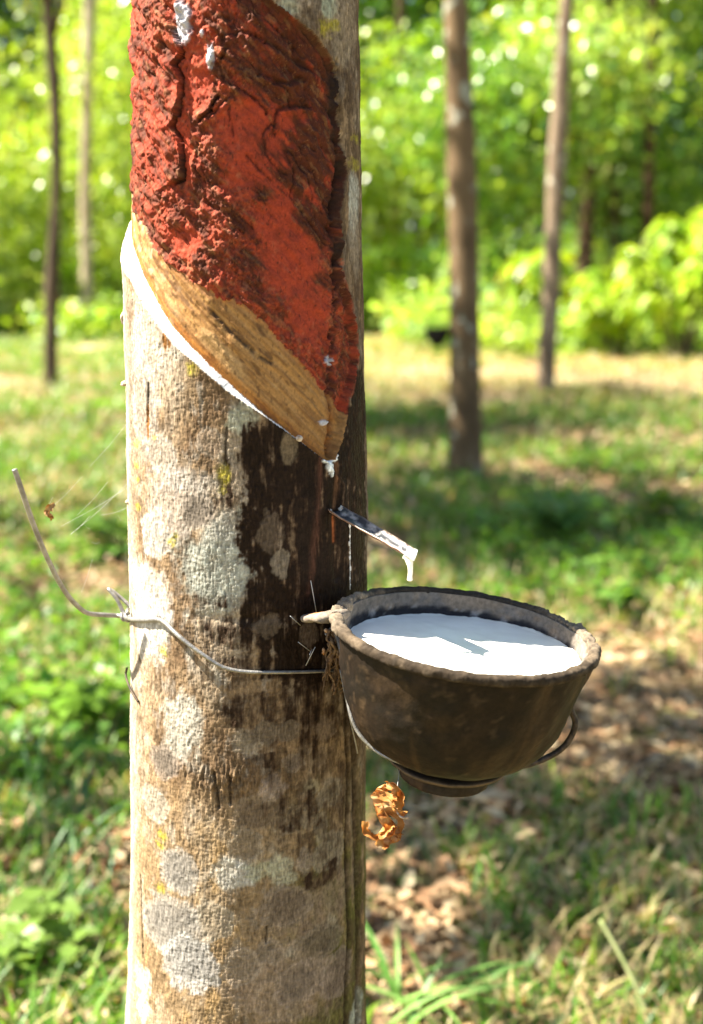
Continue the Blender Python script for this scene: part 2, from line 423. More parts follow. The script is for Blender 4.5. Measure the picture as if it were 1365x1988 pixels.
def sapling(label, px, py, yd, stems, h, spread, size, pal):
    b = at_y(px, py, yd); b[2] = 0
    t = empty('sapling', tuple(b)); tag(t, label, 'sapling', 'bushes and saplings along the wood')
    st, L = [], []
    for k in range(stems):
        a = k * 2.4 + rng.uniform(-.5, .5); hh = h * rng.uniform(.45, 1.05); e = b + np.array([cos(a) * spread * rng.uniform(.3, 1), sin(a) * spread * .7, hh])
        q = smooth_path([b + np.array([cos(a) * .08, sin(a) * .08, -.05]), (b + e) / 2 + np.array([0, 0, hh * .15]), e], 16); st.append(tube(q, np.linspace(.018, .005, 16), 6))
        for j in (8, 11, 13, 15, 15):                       # whorls of drooping leaves up each stem
            m = 9; P = np.repeat(q[j][None], m, 0) + rng.normal(size=(m, 3)) * .05; an = rng.uniform(0, 2 * pi, m); D = np.stack([np.cos(an), np.sin(an), rng.uniform(-.75, .1, m)], 1)
            Nn = rdir(m) * .35; Nn[:, 2] += 1; l = size * rng.uniform(.7, 1.2, m); V, F = leaf_batch(P, D, Nn, l, l * .2, droop=.3)
            cl = np.array([c for c, w in pal]); w = np.array([w for c, w in pal], float); c = cl[rng.choice(len(pal), m, p=w / w.sum())] * (.8 + .4 * rng.random(m))[:, None]; L.append((V, F, np.repeat(c, 5, 0)))
    mesh_obj('stem', *join(st), M_DARKB, t); v, f, c = cat_leaves(L); mesh_obj('foliage', v, f, M_LEAF, t, col=c, smooth=False)
sapling('bright yellow green sapling with large drooping leaves by the right edge', 1320, 690, 17.5, 17, 2.0, .95, .34, BR)
sapling('bright sapling with pale wide leaves, left of the rightmost sapling', 1190, 690, 18.5, 9, 1.25, .65, .34, BR)
sapling('yellow leaved sapling behind the slim leaning trunk', 1040, 655, 20.5, 12, 1.75, .75, .32, [(G_YEL, 6), (G_OLD, 1.2), (G_MID, 2)])
bush('bush', 'glossy green bush seen just right of the brown trunk with a dark cup', 960, 640, 23.0, 1.0, 1.0, PAL_R, 60, .2, mat=M_GLOSS)
bush('bush', 'mixed green bush between the painted tree and the brown trunk with a dark cup', 780, 630, 25.0, 1.2, .9, PAL_C, 60, .2)
bush('bush', 'low light green bush at the left edge of the photo', 25, 640, 24.5, 1.1, 1.1, PAL_L, 60, .2)
bush('bush', 'shadowed mid green bush between the two left trunks', 130, 640, 26.0, .9, .9, [(G_DARK, 2), (G_MID, 3), (G_YEL, 2)], 50, .2)
bush('bush', 'pale green bush just left of the painted tree', 222, 645, 25.0, .8, 1.2, PAL_L, 50, .2)

# trees of the next row that stand left of the view and shade the floor
def shade_tree(label, x, y, h, r, n):
    t = empty('rubber_tree', (x, y, 0)); tag(t, label, 'tree', GROUP_T)
    path = smooth_path([(x, y, -.08), (x + .03, y, 1.4), (x - .02, y + .05, 3), (x, y, h)], 30)
    parts = [tube(path, np.linspace(.1, .05, 30), 14)]
    for k in range(6):
        a = k * 1.1; e = np.array([x + cos(a) * r * .8, y + sin(a) * r * .8, h + rng.uniform(-.3, .6)])
        parts.append(tube(smooth_path([path[22 + k % 6], (path[26] + e) / 2 + np.array([0, 0, .3]), e], 10), np.linspace(.035, .01, 10), 6))
    mesh_obj('trunk', *join(parts), M_GREYB, t)
    v, f, c = crown_leaves((x, y, h + .3), (r, r, .9), n, 34, .17, PAL_C, cr=.27, shell=.2)
    # leaves cut away along the sun line so the tapped tree stays lit
    q = v.reshape(-1, 5, 3)[:, 0] - np.array([.0, .88, 1.05]); sd = np.array(sv); a_ = q @ sd; pr = q - a_[:, None] * sd
    pz = pr @ np.cross(sd, np.array([0, 1.0, 0])); ok = (np.abs(pr[:, 1]) > .55) | (np.abs(pz) > .75)
    keep = np.repeat(ok, 5); v = v[keep]; c = c[keep]; nn = len(v) // 5; k_ = (np.arange(nn) * 5)[:, None]
    f = np.concatenate([k_ + np.array([t_]) for t_ in ([0, 2, 1], [0, 3, 2], [2, 4, 1], [3, 4, 2])])
    mesh_obj('crown', v, f, M_LEAF, t, col=c, smooth=False)
shade_tree('leafy tree standing left of the photo, nearest of the three shading the floor', -3.2, 2.7, 5.0, 1.0, 28)
shade_tree('leafy tree standing left of the photo, second of the three shading the floor', -3.3, 6.1, 5.2, 1.75, 112)
shade_tree('leafy tree standing left of the photo, farthest of the three shading the floor', -3.6, 9.6, 5.4, 1.75, 100)

# ------------------------------------------------------------------ floor cover
def floor_points(n, y0, y1, p=1.7):
    y = y0 + (y1 - y0) * rng.random(n) ** p
    x = (rng.random(n) * 2 - 1) * (.34 * y + .7)
    return x, y
def blades(x, y, h, w, lean, col):
    n = len(x); z = gz(x, y) - .004
    a = rng.random(n) * 2 * pi; d = np.stack([np.cos(a), np.sin(a), np.zeros(n)], 1); s = np.stack([-np.sin(a), np.cos(a), np.zeros(n)], 1)
    B = np.stack([x, y, z], 1); up = np.array([0, 0, 1.0]); V = []
    for k, t in enumerate((0, .4, .75, 1.0)):
        c = B + up * (h * t * (1 - .28 * lean * t))[:, None] + d * (h * lean * t * t)[:, None]
        if t < 1:
            ww = (w * (1, 1.0, .7)[k])[:, None] * .5; V += [c - s * ww, c + s * ww]
        else: V.append(c)
    V = np.stack(V, 1).reshape(-1, 3); k = (np.arange(n) * 7)[:, None]
    T = [[0, 1, 3], [0, 3, 2], [2, 3, 5], [2, 5, 4], [4, 5, 6]]
    return V, np.concatenate([k + np.array([q]) for q in T]), np.repeat(col, 7, 0)
def patch(x, y, s, seed): return fbm(x * s, y * s, seed=seed, o=3)
def floor_cover():
    # fallen leaves
    x, y = floor_points(80000, 1.5, 20, 2.1); n = len(x)
    P = np.stack([x, y, gz(x, y) + .004 + .02 * rng.random(n)], 1)
    D = rdir(n); D[:, 2] *= .35; Nn = rdir(n) * .5; Nn[:, 2] += 1
    L = (.018 + .034 * rng.random(n) ** 1.6) * (1 + .06 * y); V, F = leaf_batch(P, D, Nn, L, L * (.2 + .1 * rng.random(n)), fold=.6, droop=-.1)
    cl = np.array([(.36, .24, .13), (.44, .33, .19), (.27, .165, .085), (.2, .125, .065), (.36, .2, .1), (.46, .37, .23)])
    C = cl[rng.integers(0, 6, n)] * (.7 + .5 * rng.random(n))[:, None]
    tag(mesh_obj('leaf_litter', V, F, M_LITTER, col=np.repeat(C, 5, 0), smooth=False), 'dry tan fallen leaves scattered over the plantation floor', 'leaf litter', kind='stuff')
    # grass
    x, y = floor_points(150000, 1.5, 24, 1.85)
    g = patch(x, y, 1.1, 31) + .35 * patch(x, y, 4, 32) + .16 * sst(3.5, 8, y) + .07 * (1 - sst(3.5, 5.5, y)) + .04
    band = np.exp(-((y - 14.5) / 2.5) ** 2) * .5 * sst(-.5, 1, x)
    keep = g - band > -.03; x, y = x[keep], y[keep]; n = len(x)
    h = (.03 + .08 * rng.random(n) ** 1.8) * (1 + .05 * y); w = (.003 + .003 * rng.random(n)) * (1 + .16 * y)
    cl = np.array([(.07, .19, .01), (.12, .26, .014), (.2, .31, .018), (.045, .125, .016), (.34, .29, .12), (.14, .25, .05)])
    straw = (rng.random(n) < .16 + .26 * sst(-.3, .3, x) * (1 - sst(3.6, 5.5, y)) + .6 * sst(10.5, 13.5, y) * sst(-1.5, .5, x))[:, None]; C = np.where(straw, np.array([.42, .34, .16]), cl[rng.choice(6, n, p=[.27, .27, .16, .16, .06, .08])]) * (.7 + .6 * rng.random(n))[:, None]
    V, F, C = blades(x, y, h, w, .3 + .8 * rng.random(n), C)
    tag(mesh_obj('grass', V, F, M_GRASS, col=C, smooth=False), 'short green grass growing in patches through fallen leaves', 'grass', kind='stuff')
    # low broad-leaved cover
    x, y = floor_points(5600, 1.6, 20, 1.7); g = patch(x, y, 1.3, 41) - .22 * sst(-.2, .4, x) * (1 - sst(4, 6.5, y)) - .5 * np.exp(-((y - 14.5) / 3) ** 2) * (x > 0); g = g - .16 * (1 - sst(3.2, 5, y)); k = g > .14; x, y = x[k], y[k]
    per = 9; X = np.repeat(x, per) + rng.normal(size=len(x) * per) * .045; Y = np.repeat(y, per) + rng.normal(size=len(x) * per) * .045; n = len(X)
    P = np.stack([X, Y, gz(X, Y) + .02 + .09 * rng.random(n)], 1); D = rdir(n); D[:, 2] = D[:, 2] * .3; Nn = rdir(n) * .45; Nn[:, 2] += 1
    L = (.022 + .036 * rng.random(n)) * (1 + .05 * Y); V, F = leaf_batch(P, D, Nn, L, L * .3, droop=.1)
    cl = np.array([(.1, .24, .014), (.18, .33, .018), (.06, .16, .012), (.15, .28, .06)])
    C = cl[rng.integers(0, 4, n)] * (.75 + .5 * rng.random(n))[:, None]
    tag(mesh_obj('ground_cover', V, F, M_LEAF, col=np.repeat(C, 5, 0), smooth=False), 'low broad leaved weeds spreading between the grass', 'ground cover', kind='stuff')
floor_cover()

def weed(label, px, py, n, r, h, size, col, name='weed'):
    b = on_ground(px, py); b[2] = float(gz(b[0], b[1]))
    t = empty(name, tuple(b)); tag(t, label, 'weed', 'single weeds on the near floor')
    st = []; P = []; D = []
    for k in range(n):
        a = rng.uniform(0, 2 * pi); e = b + np.array([cos(a) * r * rng.random(), sin(a) * r * rng.random(), h * rng.uniform(.5, 1)])
        q = smooth_path([b, (b + e) / 2 + np.array([0, 0, h * .15]), e], 8); st.append(tube(q, np.linspace(.0018, .001, 8), 5))
        for j in range(5):
            P.append(q[3 + j] if j < 4 else q[7]); v = rng.normal(size=3); v[2] = abs(v[2]) * .2; D.append(v)
    P = np.array(P); D = np.array(D); m = len(P); Nn = rdir(m) * .4; Nn[:, 2] += 1
    L = size * (.7 + .6 * rng.random(m)); V, F = leaf_batch(P, D, Nn, L, L * .32, droop=.15)
    mesh_obj('stem', *join(st), M_STEM, t)
    c = np.array(col) * (.75 + .5 * rng.random(m))[:, None]
    mesh_obj('foliage', V, F, M_LEAF, t, col=np.repeat(c, 5, 0), smooth=False)
M_STEM = two_tone('green_stem', (.1, .16, .03), (.16, .2, .06), 60, rough=.6)
weed('pale leaved weed in sun at the lower left corner', 55, 1895, 12, .13, .13, .055, (.17, .27, .05))
weed('bright green weed in sun left of the wire twist, below mid height', 165, 1455, 12, .16, .17, .075, (.14, .26, .02))
weed('small light green weed left of the trunk near the spider threads', 190, 1080, 10, .2, .2, .11, (.13, .24, .04))
weed('light green weed in a sun patch right of the spout tip', 1075, 1060, 14, .3, .22, .12, (.13, .26, .06))
weed('yellow green weed near the right edge level with the spout', 1285, 1030, 10, .22, .2, .11, (.16, .25, .02))
weed('short weed on the right side above the rim of the brimming cup', 1190, 1195, 10, .14, .12, .08, (.12, .24, .04))

def tuft(label, px, py, n, h, w, spread, cols, lean=(.5, 1.3), a0=0, a1=2 * pi):
    b = on_ground(px, py); b[2] = float(gz(b[0], b[1])); parts_v = []; F = []; C = []
    for k in range(n):
        a = rng.uniform(a0, a1); hh = h * rng.uniform(.6, 1.1); ln = rng.uniform(*lean)
        o = b + np.array([rng.normal() * spread, rng.normal() * spread, -.004]); d = np.array([cos(a), sin(a), 0]); s = np.array([-sin(a), cos(a), 0])
        ww = w * rng.uniform(.6, 1.1); nn = 9; i0 = len(parts_v)
        for t in np.linspace(0, 1, nn):
            c = o + d * hh * ln * t ** 1.5 + np.array([0, 0, hh * (t - .35 * ln * t * t)]); q = ww * .5 * (math.sin(min(1, t * 1.6 + .25) * pi / 2)) * (1 - t ** 3)
            parts_v += [c - s * q + np.array([0, 0, q * .4]), c, c + s * q + np.array([0, 0, q * .4])]
        cc = np.array(cols[rng.integers(len(cols))]) * rng.uniform(.8, 1.2); C += [cc] * (3 * nn)
        for j in range(nn - 1):
            i = i0 + 3 * j; F += [(i, i + 1, i + 4, i + 3), (i + 1, i + 2, i + 5, i + 4)]
    o = mesh_obj('grass_tuft', np.array(parts_v), np.array(F), M_GRASS, col=np.array(C)); tag(o, label, 'grass tuft', 'grass tufts on the near floor')
GC = [(.12, .26, .04), (.17, .3, .07), (.08, .2, .03)]
tuft('bright broad bladed grass tuft in sun at the bottom, right of the painted trunk', 775, 1985, 26, .2, .016, .045, GC)
tuft('small bright green tuft low at the bottom right of the trunk, beside dry curled leaves', 920, 1950, 9, .09, .012, .012, GC)
tuft('dark green grass tuft in shade left of the lower trunk', 150, 1640, 26, .22, .011, .07, [(.05, .14, .015), (.08, .19, .02), (.05, .13, .04)])
tuft('long bladed grass tuft in shade at left, nearer and paler than the dark tuft', 120, 1760, 16, .17, .012, .06, [(.08, .18, .05), (.12, .2, .08)])
tuft('thin tuft of grass at the very right bottom corner of the photo', 1330, 1960, 12, .12, .008, .012, [(.1, .2, .03), (.07, .16, .02)])
tuft('grass tuft standing below the hanging dried leaf', 760, 1720, 14, .13, .008, .06, [(.05, .12, .03), (.06, .15, .04)])

def stalk():
    a = on_ground(1262, 1985); b = on_ground(1165, 1790)
    a[2] = .03; b[2] = .17; b[:2] = (b[:2] * .86); a[:2] = a[:2] * .975
    P = smooth_path([a, a * .6 + b * .4 + np.array([0, 0, .012]), b], 14)
    o = mesh_obj('grass_stalk', *tube(P, np.linspace(.0042, .003, 14), 7), two_tone('pale_stalk', (.2, .24, .08), (.3, .32, .14), 30))
    tag(o, 'single pale green stalk leaning across the floor at lower right', 'stalk')
stalk()
def curled_leaf(label, px, py, L, ang, col):
    b = on_ground(px, py); b[2] = float(gz(b[0], b[1])) + .012
    n, m = 15, 7; V = []; 
    for i in range(n):
        t = i / (n - 1); w = L * .24 * math.sin(pi * t ** .8) ** .8 + .001
        for j in range(m):
            s = j / (m - 1) * 2 - 1; cu = s * 1.3
            p = np.array([(t - .5) * L, w * sin(cu) * .8, w * (1 - cos(cu)) * .9 + .25 * L * (t - .5) ** 2 + .003 * sin(17 * t + 5 * s)])
            V.append(b + np.array([p[0] * cos(ang) - p[1] * sin(ang), p[0] * sin(ang) + p[1] * cos(ang), p[2]]))
    F = np.array([(i * m + j, i * m + j + 1, (i + 1) * m + j + 1, (i + 1) * m + j) for i in range(n - 1) for j in range(m - 1)])
    C = np.tile(np.array(col), (len(V), 1)) * (.8 + .4 * rng.random(len(V)))[:, None]
    tag(mesh_obj('fallen_leaf', np.array(V), F, M_LITTER, col=C), label, 'fallen leaf', 'large fallen leaves on the near floor')
curled_leaf('tan curled dry leaf standing out at the bottom beside the bright tuft', 880, 1905, .12, 1.2, (.45, .33, .16))
curled_leaf('reddish dry leaf in the sun near the right edge, low down', 1325, 1780, .11, .4, (.5, .22, .1))
curled_leaf('pale dry leaf in the sun by the right edge above the reddish leaf', 1270, 1640, .13, 2.6, (.52, .4, .26))
curled_leaf('tan dry leaf in sun below the foot of the brimming cup', 960, 1570, .12, .2, (.5, .38, .24))
curled_leaf('pale pinkish dry leaf in sun at the lower left beneath the pale weed', 110, 1930, .1, .9, (.52, .36, .24))


# ================================================================== THE TAPPED TREE
YC = .93                                            # distance of its axis
EDGE = [(-400, 226, 690), (0, 240, 697), (200, 241, 699), (500, 240, 703), (600, 240, 705), (750, 243, 707), (900, 247, 712), (1000, 248, 714), (1100, 250, 712), (1200, 252, 712),
        (1300, 254, 710), (1400, 253, 710), (1600, 254, 710), (1750, 252, 710), (1900, 246, 710), (1988, 242, 711), (2300, 232, 722), (3000, 205, 760)]
_z, _r, _c = [], [], []
for (py, xl, xr) in EDGE:
    dl, dr = ray(xl, py), ray(xr, py)
    fl, fr = math.atan2(dl[0], dl[1]), math.atan2(dr[0], dr[1])
    hc = (fl + fr) / 2; Dc = YC / cos(hc); R = Dc * sin((fr - fl) / 2)
    dm = (dl + dr) / 2; _z.append(CAM_H + dm[2] / math.hypot(dm[0], dm[1]) * math.sqrt(Dc * Dc - R * R)); _r.append(R); _c.append(Dc * sin(hc))
_z, _r, _c = np.array(_z)[::-1], np.array(_r)[::-1], np.array(_c)[::-1]
def Rz(z): return np.interp(z, _z, _r) * (1 - .06 * np.clip(z - 1.7, 0, 5))
def Cz(z): return np.interp(z, _z, _c)
R0 = float(Rz(1.0))
def p2s(px, py):
    """photo pixel -> (arc length from the front, height) on the bark"""
    d = ray(px, py); z = 1.0
    for _ in range(12):
        R, cx = float(Rz(z)), float(Cz(z))
        a = d[0] ** 2 + d[1] ** 2; b = -2 * (d[0] * cx + d[1] * YC); c = cx * cx + YC * YC - R * R
        q = max(b * b - 4 * a * c, 0); t = (-b - math.sqrt(q)) / (2 * a); z = CAM_H + d[2] * t
    x, y = d[0] * t - cx, d[1] * t - YC
    return math.atan2(x, -y) * R0, z
def surf(px, py, out=0.0):
    s, z = p2s(px, py); th = s / R0; r = float(Rz(z)) + out
    return np.array([float(Cz(z)) + r * sin(th), YC - r * cos(th), z])
def sz(pts): return np.array([p2s(*p) for p in pts])
K = R0 * 2 / 460.0                                  # metres per photo pixel on the trunk front
# grid
th_f = np.linspace(-2.05, 2.05, 560); th_b = np.linspace(2.05, 2 * pi - 2.05, 72)[1:-1]
TH = np.concatenate([th_f, th_b]); nT = len(TH)
ZZ = np.concatenate([np.linspace(-.1, .5, 50)[:-1], np.linspace(.5, 1.47, 1300), np.linspace(1.47, 2.6, 60)[1:], np.linspace(2.6, 6.6, 60)[1:]]); nZ = len(ZZ)
T_, Z_ = np.meshgrid(TH, ZZ); T_ = T_.ravel(); Z_ = Z_.ravel()
TW = np.where(T_ > pi, T_ - 2 * pi, T_)             # -pi..pi
S_ = TW * R0
NX, NY, NZ = np.sin(TW) * R0 * 100, np.cos(TW) * R0 * 100, Z_ * 100   # noise space, in cm
def polydist(pts, s=S_, z=Z_):
    P = sz(pts) if not isinstance(pts, np.ndarray) else pts
    d = np.full(len(s), 9.0); side = np.zeros(len(s)); u = np.zeros(len(s))
    for k in range(len(P) - 1):
        a, b = P[k], P[k + 1]; e = b - a; l2 = e @ e
        t = np.clip(((s - a[0]) * e[0] + (z - a[1]) * e[1]) / l2, 0, 1)
        dx, dz = s - a[0] - t * e[0], z - a[1] - t * e[1]; q = np.hypot(dx, dz); m = q < d
        d = np.where(m, q, d); side = np.where(m, np.sign(e[0] * (z - a[1]) - e[1] * (s - a[0])), side); u = np.where(m, (k + t) / (len(P) - 1), u)
    return d, side, u
def blob(px, py, rx, ry, seed=0, wob=.3, edge=.25):
    s0, z0 = p2s(px, py); c = max(.25, cos(s0 / R0))
    ds, dz = (S_ - s0) / (rx * K / c), (Z_ - z0) / (ry * K)
    q = np.full(len(S_), 0.0); m = (np.abs(ds) < 2) & (np.abs(dz) < 2)
    r = np.hypot(ds[m], dz[m]) + wob * fbm(ds[m] * 1.6 + seed * 7.1, dz[m] * 1.6, seed=seed, o=4) + wob * .5 * wob2[m]
    q[m] = 1 - sst(1 - edge, 1 + edge, r); return q
wob = fbm(NX * .9, NY * .9, NZ * .9, seed=60, o=4); wob2 = fbm(NX * 3, NY * 3, NZ * 3, seed=61, o=3)
# ---- lines of the tapping cut
cut_lo = sz([(239, 502), (257, 541), (290, 602), (335, 664), (385, 709), (446, 762), (508, 803), (569, 848), (631, 894)])
cut_hi = sz([(251, 478), (262, 515), (282, 555), (323, 621), (364, 666), (413, 711), (467, 760), (512, 801), (569, 845), (631, 891)])
red_lo = sz([(257, 432), (274, 461), (323, 514), (372, 555), (430, 584), (487, 600), (528, 641), (569, 682), (610, 723), (645, 760), (672, 800)])
def line_z(P, s, ext):
    P = P[np.argsort(P[:, 0])]; z = np.interp(s, P[:, 0], P[:, 1])
    return z + np.where(s < P[0, 0], (P[0, 0] - s) * ext, 0) - np.where(s > P[-1, 0], (s - P[-1, 0]) * 1.0, 0)
zc = line_z(cut_lo, S_, .75) + .0006 * wob2; zw = np.maximum(zc + .6 * (line_z(cut_hi, S_, .75) - line_z(cut_lo, S_, .75)), zc + .001) + .0006 * wob2
zr = line_z(red_lo, S_, .6) + .006 * wob + .0025 * wob2
rb = sz([(500, -30), (528, 0), (569, 31), (610, 66), (643, 107), (656, 140), (658, 205), (665, 262), (674, 340), (664, 410), (664, 502), (669, 543), (684, 592), (695, 650), (697, 699), (690, 740), (680, 773), (669, 850), (652, 893)])
o_ = np.argsort(rb[:, 1]); sR = np.interp(Z_, rb[o_, 1], rb[o_, 0]) + .0022 * wob + .0012 * wob2
z_top = rb[0, 1]; sR = np.where(Z_ > z_top, sR - (Z_ - z_top) * 1.25, sR)
z_tip = rb[-1, 1]
inpan = (S_ < sR) & (Z_ > zc) & (TW > -2.0) & (Z_ < 1.75 + .06 * wob) & (Z_ > z_tip)
lip = inpan & (Z_ < zw); red = inpan & (Z_ > zr) & ~lip; tan_ = inpan & ~lip & ~red
dch, _, uch = polydist([(655, 120), (658, 205), (664, 262), (668, 340), (655, 420), (662, 500), (660, 600), (655, 680), (648, 760), (655, 820), (648, 885)])
# ---- displacement (metres, along the outward normal)
D = np.zeros(len(S_))
tcut = Z_ - zc
inside = sst(0, .004, (sR - S_)) * sst(-2.0, -1.9, TW)
step = np.maximum(.0008, (zw - zc))
dep = .0062 * sst(0, 1, tcut / step) * inside * (Z_ < 1.75) * sst(z_tip - .002, z_tip + .004, Z_)
D -= dep * np.where(Z_ > 1.70, 1 - sst(1.70, 1.75, Z_), 1)
D += .0022 * np.exp(-np.clip(-tcut, 0, 1) / .012) * (tcut < 0) * (TW > -2) * (S_ < sR + .01)      # bark swells below the cut
grain = fbm(NX * 9, NY * 9, NZ * 2.2, seed=70, o=3); cross = fbm(NX * 4, NY * 4, NZ * 10, seed=71, o=3)
gran = fbm(NX * 6 + 2 * wob2, NY * 6, NZ * 5, seed=83, o=4); gran2 = np.abs(fbm(NX * 2.2 + 1.5 * wob, NY * 2.2, NZ * 1.6, seed=84, o=4))
pim = fbm(NX * 5, NY * 5, NZ * 4.0, seed=72, o=3)
bark = ~inpan
D += np.where(bark, .00046 * grain + .0003 * cross + .00026 * pim + .0012 * fbm(NX * .5, NY * .5, NZ * .35, seed=73, o=3), 0)
# vertical cracks and scars of the bark
def groove(pts, w, dpt, amp=.0015):
    d, _, u = polydist(pts); d = d + amp * wob2
    return dpt * np.exp(-np.clip(d, 0, 1) ** 2 / (w * w))
crack = np.zeros(len(S_))
for pts, w, dp in (([(672, 1320), (677, 1500), (673, 1650), (677, 1800), (672, 2000)], .0026, .003), ([(689, 1380), (692, 1550), (696, 1720), (698, 1850), (697, 2000)], .0055, .005),
                   ([(272, 1700), (277, 1800), (279, 1860)], .001, .002), ([(417, 1500), (421, 1540), (425, 1568)], .0012, .002), ([(448, 1510), (447, 1560)], .0013, .002),
                   ([(518, 1800), (516, 1830)], .001, .0015), ([(440, 830), (436, 900)], .001, .0012), ([(288, 745), (286, 820)], .001, .0016)):
    g = groove(pts, w, 1.0, .0006); crack = np.maximum(crack, g * sst(-.5, .3, wob2 + .4)); D -= g * dp * bark
band = np.exp(-((Z_ - p2s(450, 1515)[1] + .004 * wob) / .012) ** 2) * np.exp(-((S_ - p2s(430, 1515)[0]) / .03) ** 2)
D += band * .0034 * (.3 + fbm(NX * 6, NY * 6, NZ * 1.5, seed=77, o=3))
dent = np.exp(-((Z_ - p2s(520, 1200)[1]) / .004) ** 2) * np.exp(-((S_ - p2s(480, 1200)[0]) / .04) ** 2); D -= dent * .0012
for px, py, r in ((745, 800, 1),): pass
# panel: layered, crusty and fibrous
low = fbm(NX * .75 + .5 * NZ * .3, NY * .75, NZ * .75, seed=80, o=4)
sh = S_ * 100 * .72 + Z_ * 100 * .69; sv_ = -S_ * 100 * .69 + Z_ * 100 * .72        # along / across the tapping direction (down to the right)
al = S_ * 100 * .74 - Z_ * 100 * .67; ac = S_ * 100 * .67 + Z_ * 100 * .74
fib = fbm(al * .26, ac * 5.5 + .3 * wob, seed=81, o=5); plate = fbm(al * .45, ac * 1.1, seed=82, o=3)
crust = np.zeros(len(S_))
for px, py, rx, ry in ((300, 30, 50, 50), (425, 60, 60, 50), (405, 120, 50, 30), (440, 150, 45, 35), (385, 235, 55, 55), (400, 300, 45, 60), (420, 380, 60, 60), (345, 400, 60, 50), (440, 480, 80, 70), (380, 520, 60, 40), (500, 560, 70, 50), (590, 690, 60, 50), (660, 600, 22, 140), (655, 770, 14, 90)):
    crust = np.maximum(crust, blob(px, py, rx, ry, seed=px, wob=.5, edge=.6))
smoo = np.zeros(len(S_))
for px, py, rx, ry in ((372, 150, 34, 52), (347, 250, 12, 45), (355, 320, 10, 40), (470, 250, 55, 45), (548, 290, 26, 36), (545, 440, 34, 60), (575, 520, 55, 60), (610, 610, 40, 60), (350, 470, 30, 25), (480, 330, 50, 40), (615, 380, 14, 20), (575, 225, 30, 25)):
    smoo = np.maximum(smoo, blob(px, py, rx, ry, seed=px + 1, wob=.45, edge=.35))
rough = np.clip(.18 + .8 * crust - .9 * smoo, 0, 1.2)
Dp = .0026 * low + (.0012 * plate + .0011 * fib) * (1 - .45 * smoo) + rough * (.0013 * gran + .0010 * (.35 - gran2) + .0016 * fbm(NX * 1.7, NY * 1.7, NZ * 1.7, seed=86, o=5)) + .0022 * crust * (.6 + .8 * fbm(NX * 1.2, NY * 1.2, NZ * 1.2, seed=87, o=3)) - .0016 * smoo
ridge = np.abs(fbm(al * .55 + 3, ac * 1.25, seed=85, o=3)); seam = np.exp(-(ridge / .045) ** 2) * (1 - .5 * smoo)
seam = seam * sst(-.1, .35, fbm(NX * .9, NY * .9, NZ * .9, seed=88, o=3)); Dp -= .0016 * seam * red
pl2 = fbm(al * .7 + .8 * wob, ac * 1.9 + .8 * wob, seed=89, o=3); fl_ = np.floor(pl2 * 5) / 5; Dp += .0034 * (fl_ * .6 + pl2 * .4) * (1 - .8 * smoo)
pc = np.zeros(len(S_))
def flap(pts, h, w):
    """a loose layer: higher on the left of the line, with a dark undercut on its right"""
    global Dp, pc
    P = sz(pts); d, sd, u = polydist(P); d = d + .0022 * wob2 + .001 * gran; f = (sd < 0)
    Dp = Dp + np.where(f, h * np.exp(-d / w), 0); g = np.exp(-((d - .0008) / .0013) ** 2) * (~f); Dp = Dp - g * .0035; pc = np.maximum(pc, g)
flap([(330, 60), (345, 95), (327, 122), (342, 150), (341, 185), (335, 222), (321, 243), (338, 268), (345, 310), (344, 345), (330, 352)], .0045, .012)
flap([(292, 470), (274, 410), (270, 345)], .002, .006)
flap([(415, 185), (400, 215), (385, 225)], .002, .004)
def ridge_line(pts, h, w, crackside=True):
    global Dp, pc
    d, sd, u = polydist(pts); d = d + .0016 * wob2 + .001 * wob; h = h * (.75 + .6 * wob2); Dp = Dp + h * np.exp(-(d / w) ** 2)
    g = np.exp(-((d - w * 1.25) / (w * .55)) ** 2) * (sd > 0); Dp = Dp - g * h * .9; pc = np.maximum(pc, g * .85)
ridge_line([(430, 95), (415, 120), (425, 160), (470, 180), (500, 200), (515, 215)], .0028, .0022)
ridge_line([(545, 250), (552, 215), (590, 212), (615, 215)], .0026, .0024)
ridge_line([(510, 150), (540, 165), (570, 170), (595, 160)], .0024, .0026)
ridge_line([(570, 300), (600, 340), (615, 380)], .002, .002)
ridge_line([(390, 235), (405, 232), (425, 215), (440, 195)], .0028, .002)
ridge_line([(440, 75), (480, 70), (520, 90), (570, 120), (620, 150)], .0022, .0028)
ridge_line([(560, 330), (530, 300), (520, 262), (535, 245)], .0018, .0018)
for pts in ([(515, 165), (540, 158), (565, 172), (573, 205)], [(535, 150), (560, 160)], [(560, 290), (580, 330), (575, 380)], [(620, 330), (650, 420)], [(480, 300), (510, 330), (545, 360)], [(365, 100), (350, 130)], [(310, 430), (345, 455), (360, 480)], [(280, 280), (300, 310)], [(500, 20), (560, 70), (600, 110)], [(375, 285), (372, 330), (390, 350)],
            [(440, 210), (452, 260)], [(590, 400), (640, 470), (655, 480)]):
    g = groove(pts, .0011, 1.0, .0022) * sst(-.4, .35, wob2 + .1); Dp = Dp - g * .0022; pc = np.maximum(pc, g)
D += np.where(red, Dp, 0)
tn = sst(0, .012, Z_ - zw)
D += np.where(tan_, (.0009 * fib + .0012 * plate * tn + .0009 * np.clip(fbm(al * 1.2, ac * 2.5, seed=90, o=3), 0, 1) * tn), 0)
slit = polydist([(408, 608), (440, 640), (470, 665), (500, 690), (530, 706)]); sl = np.exp(-((slit[0] + .0012 * wob2) / .0016) ** 2) * sst(-.3, .5, wob2 + .35)
D -= np.where(tan_ | red, sl * .002, 0)
chw = .0022 + .0016 * vn(uch * 23, uch * 0, seed=91)
chan = np.exp(-((dch + .004 * wob + .0018 * wob2) / np.maximum(chw, .0012)) ** 2) * (Z_ > z_tip - .003) * (Z_ < p2s(655, 100)[1])
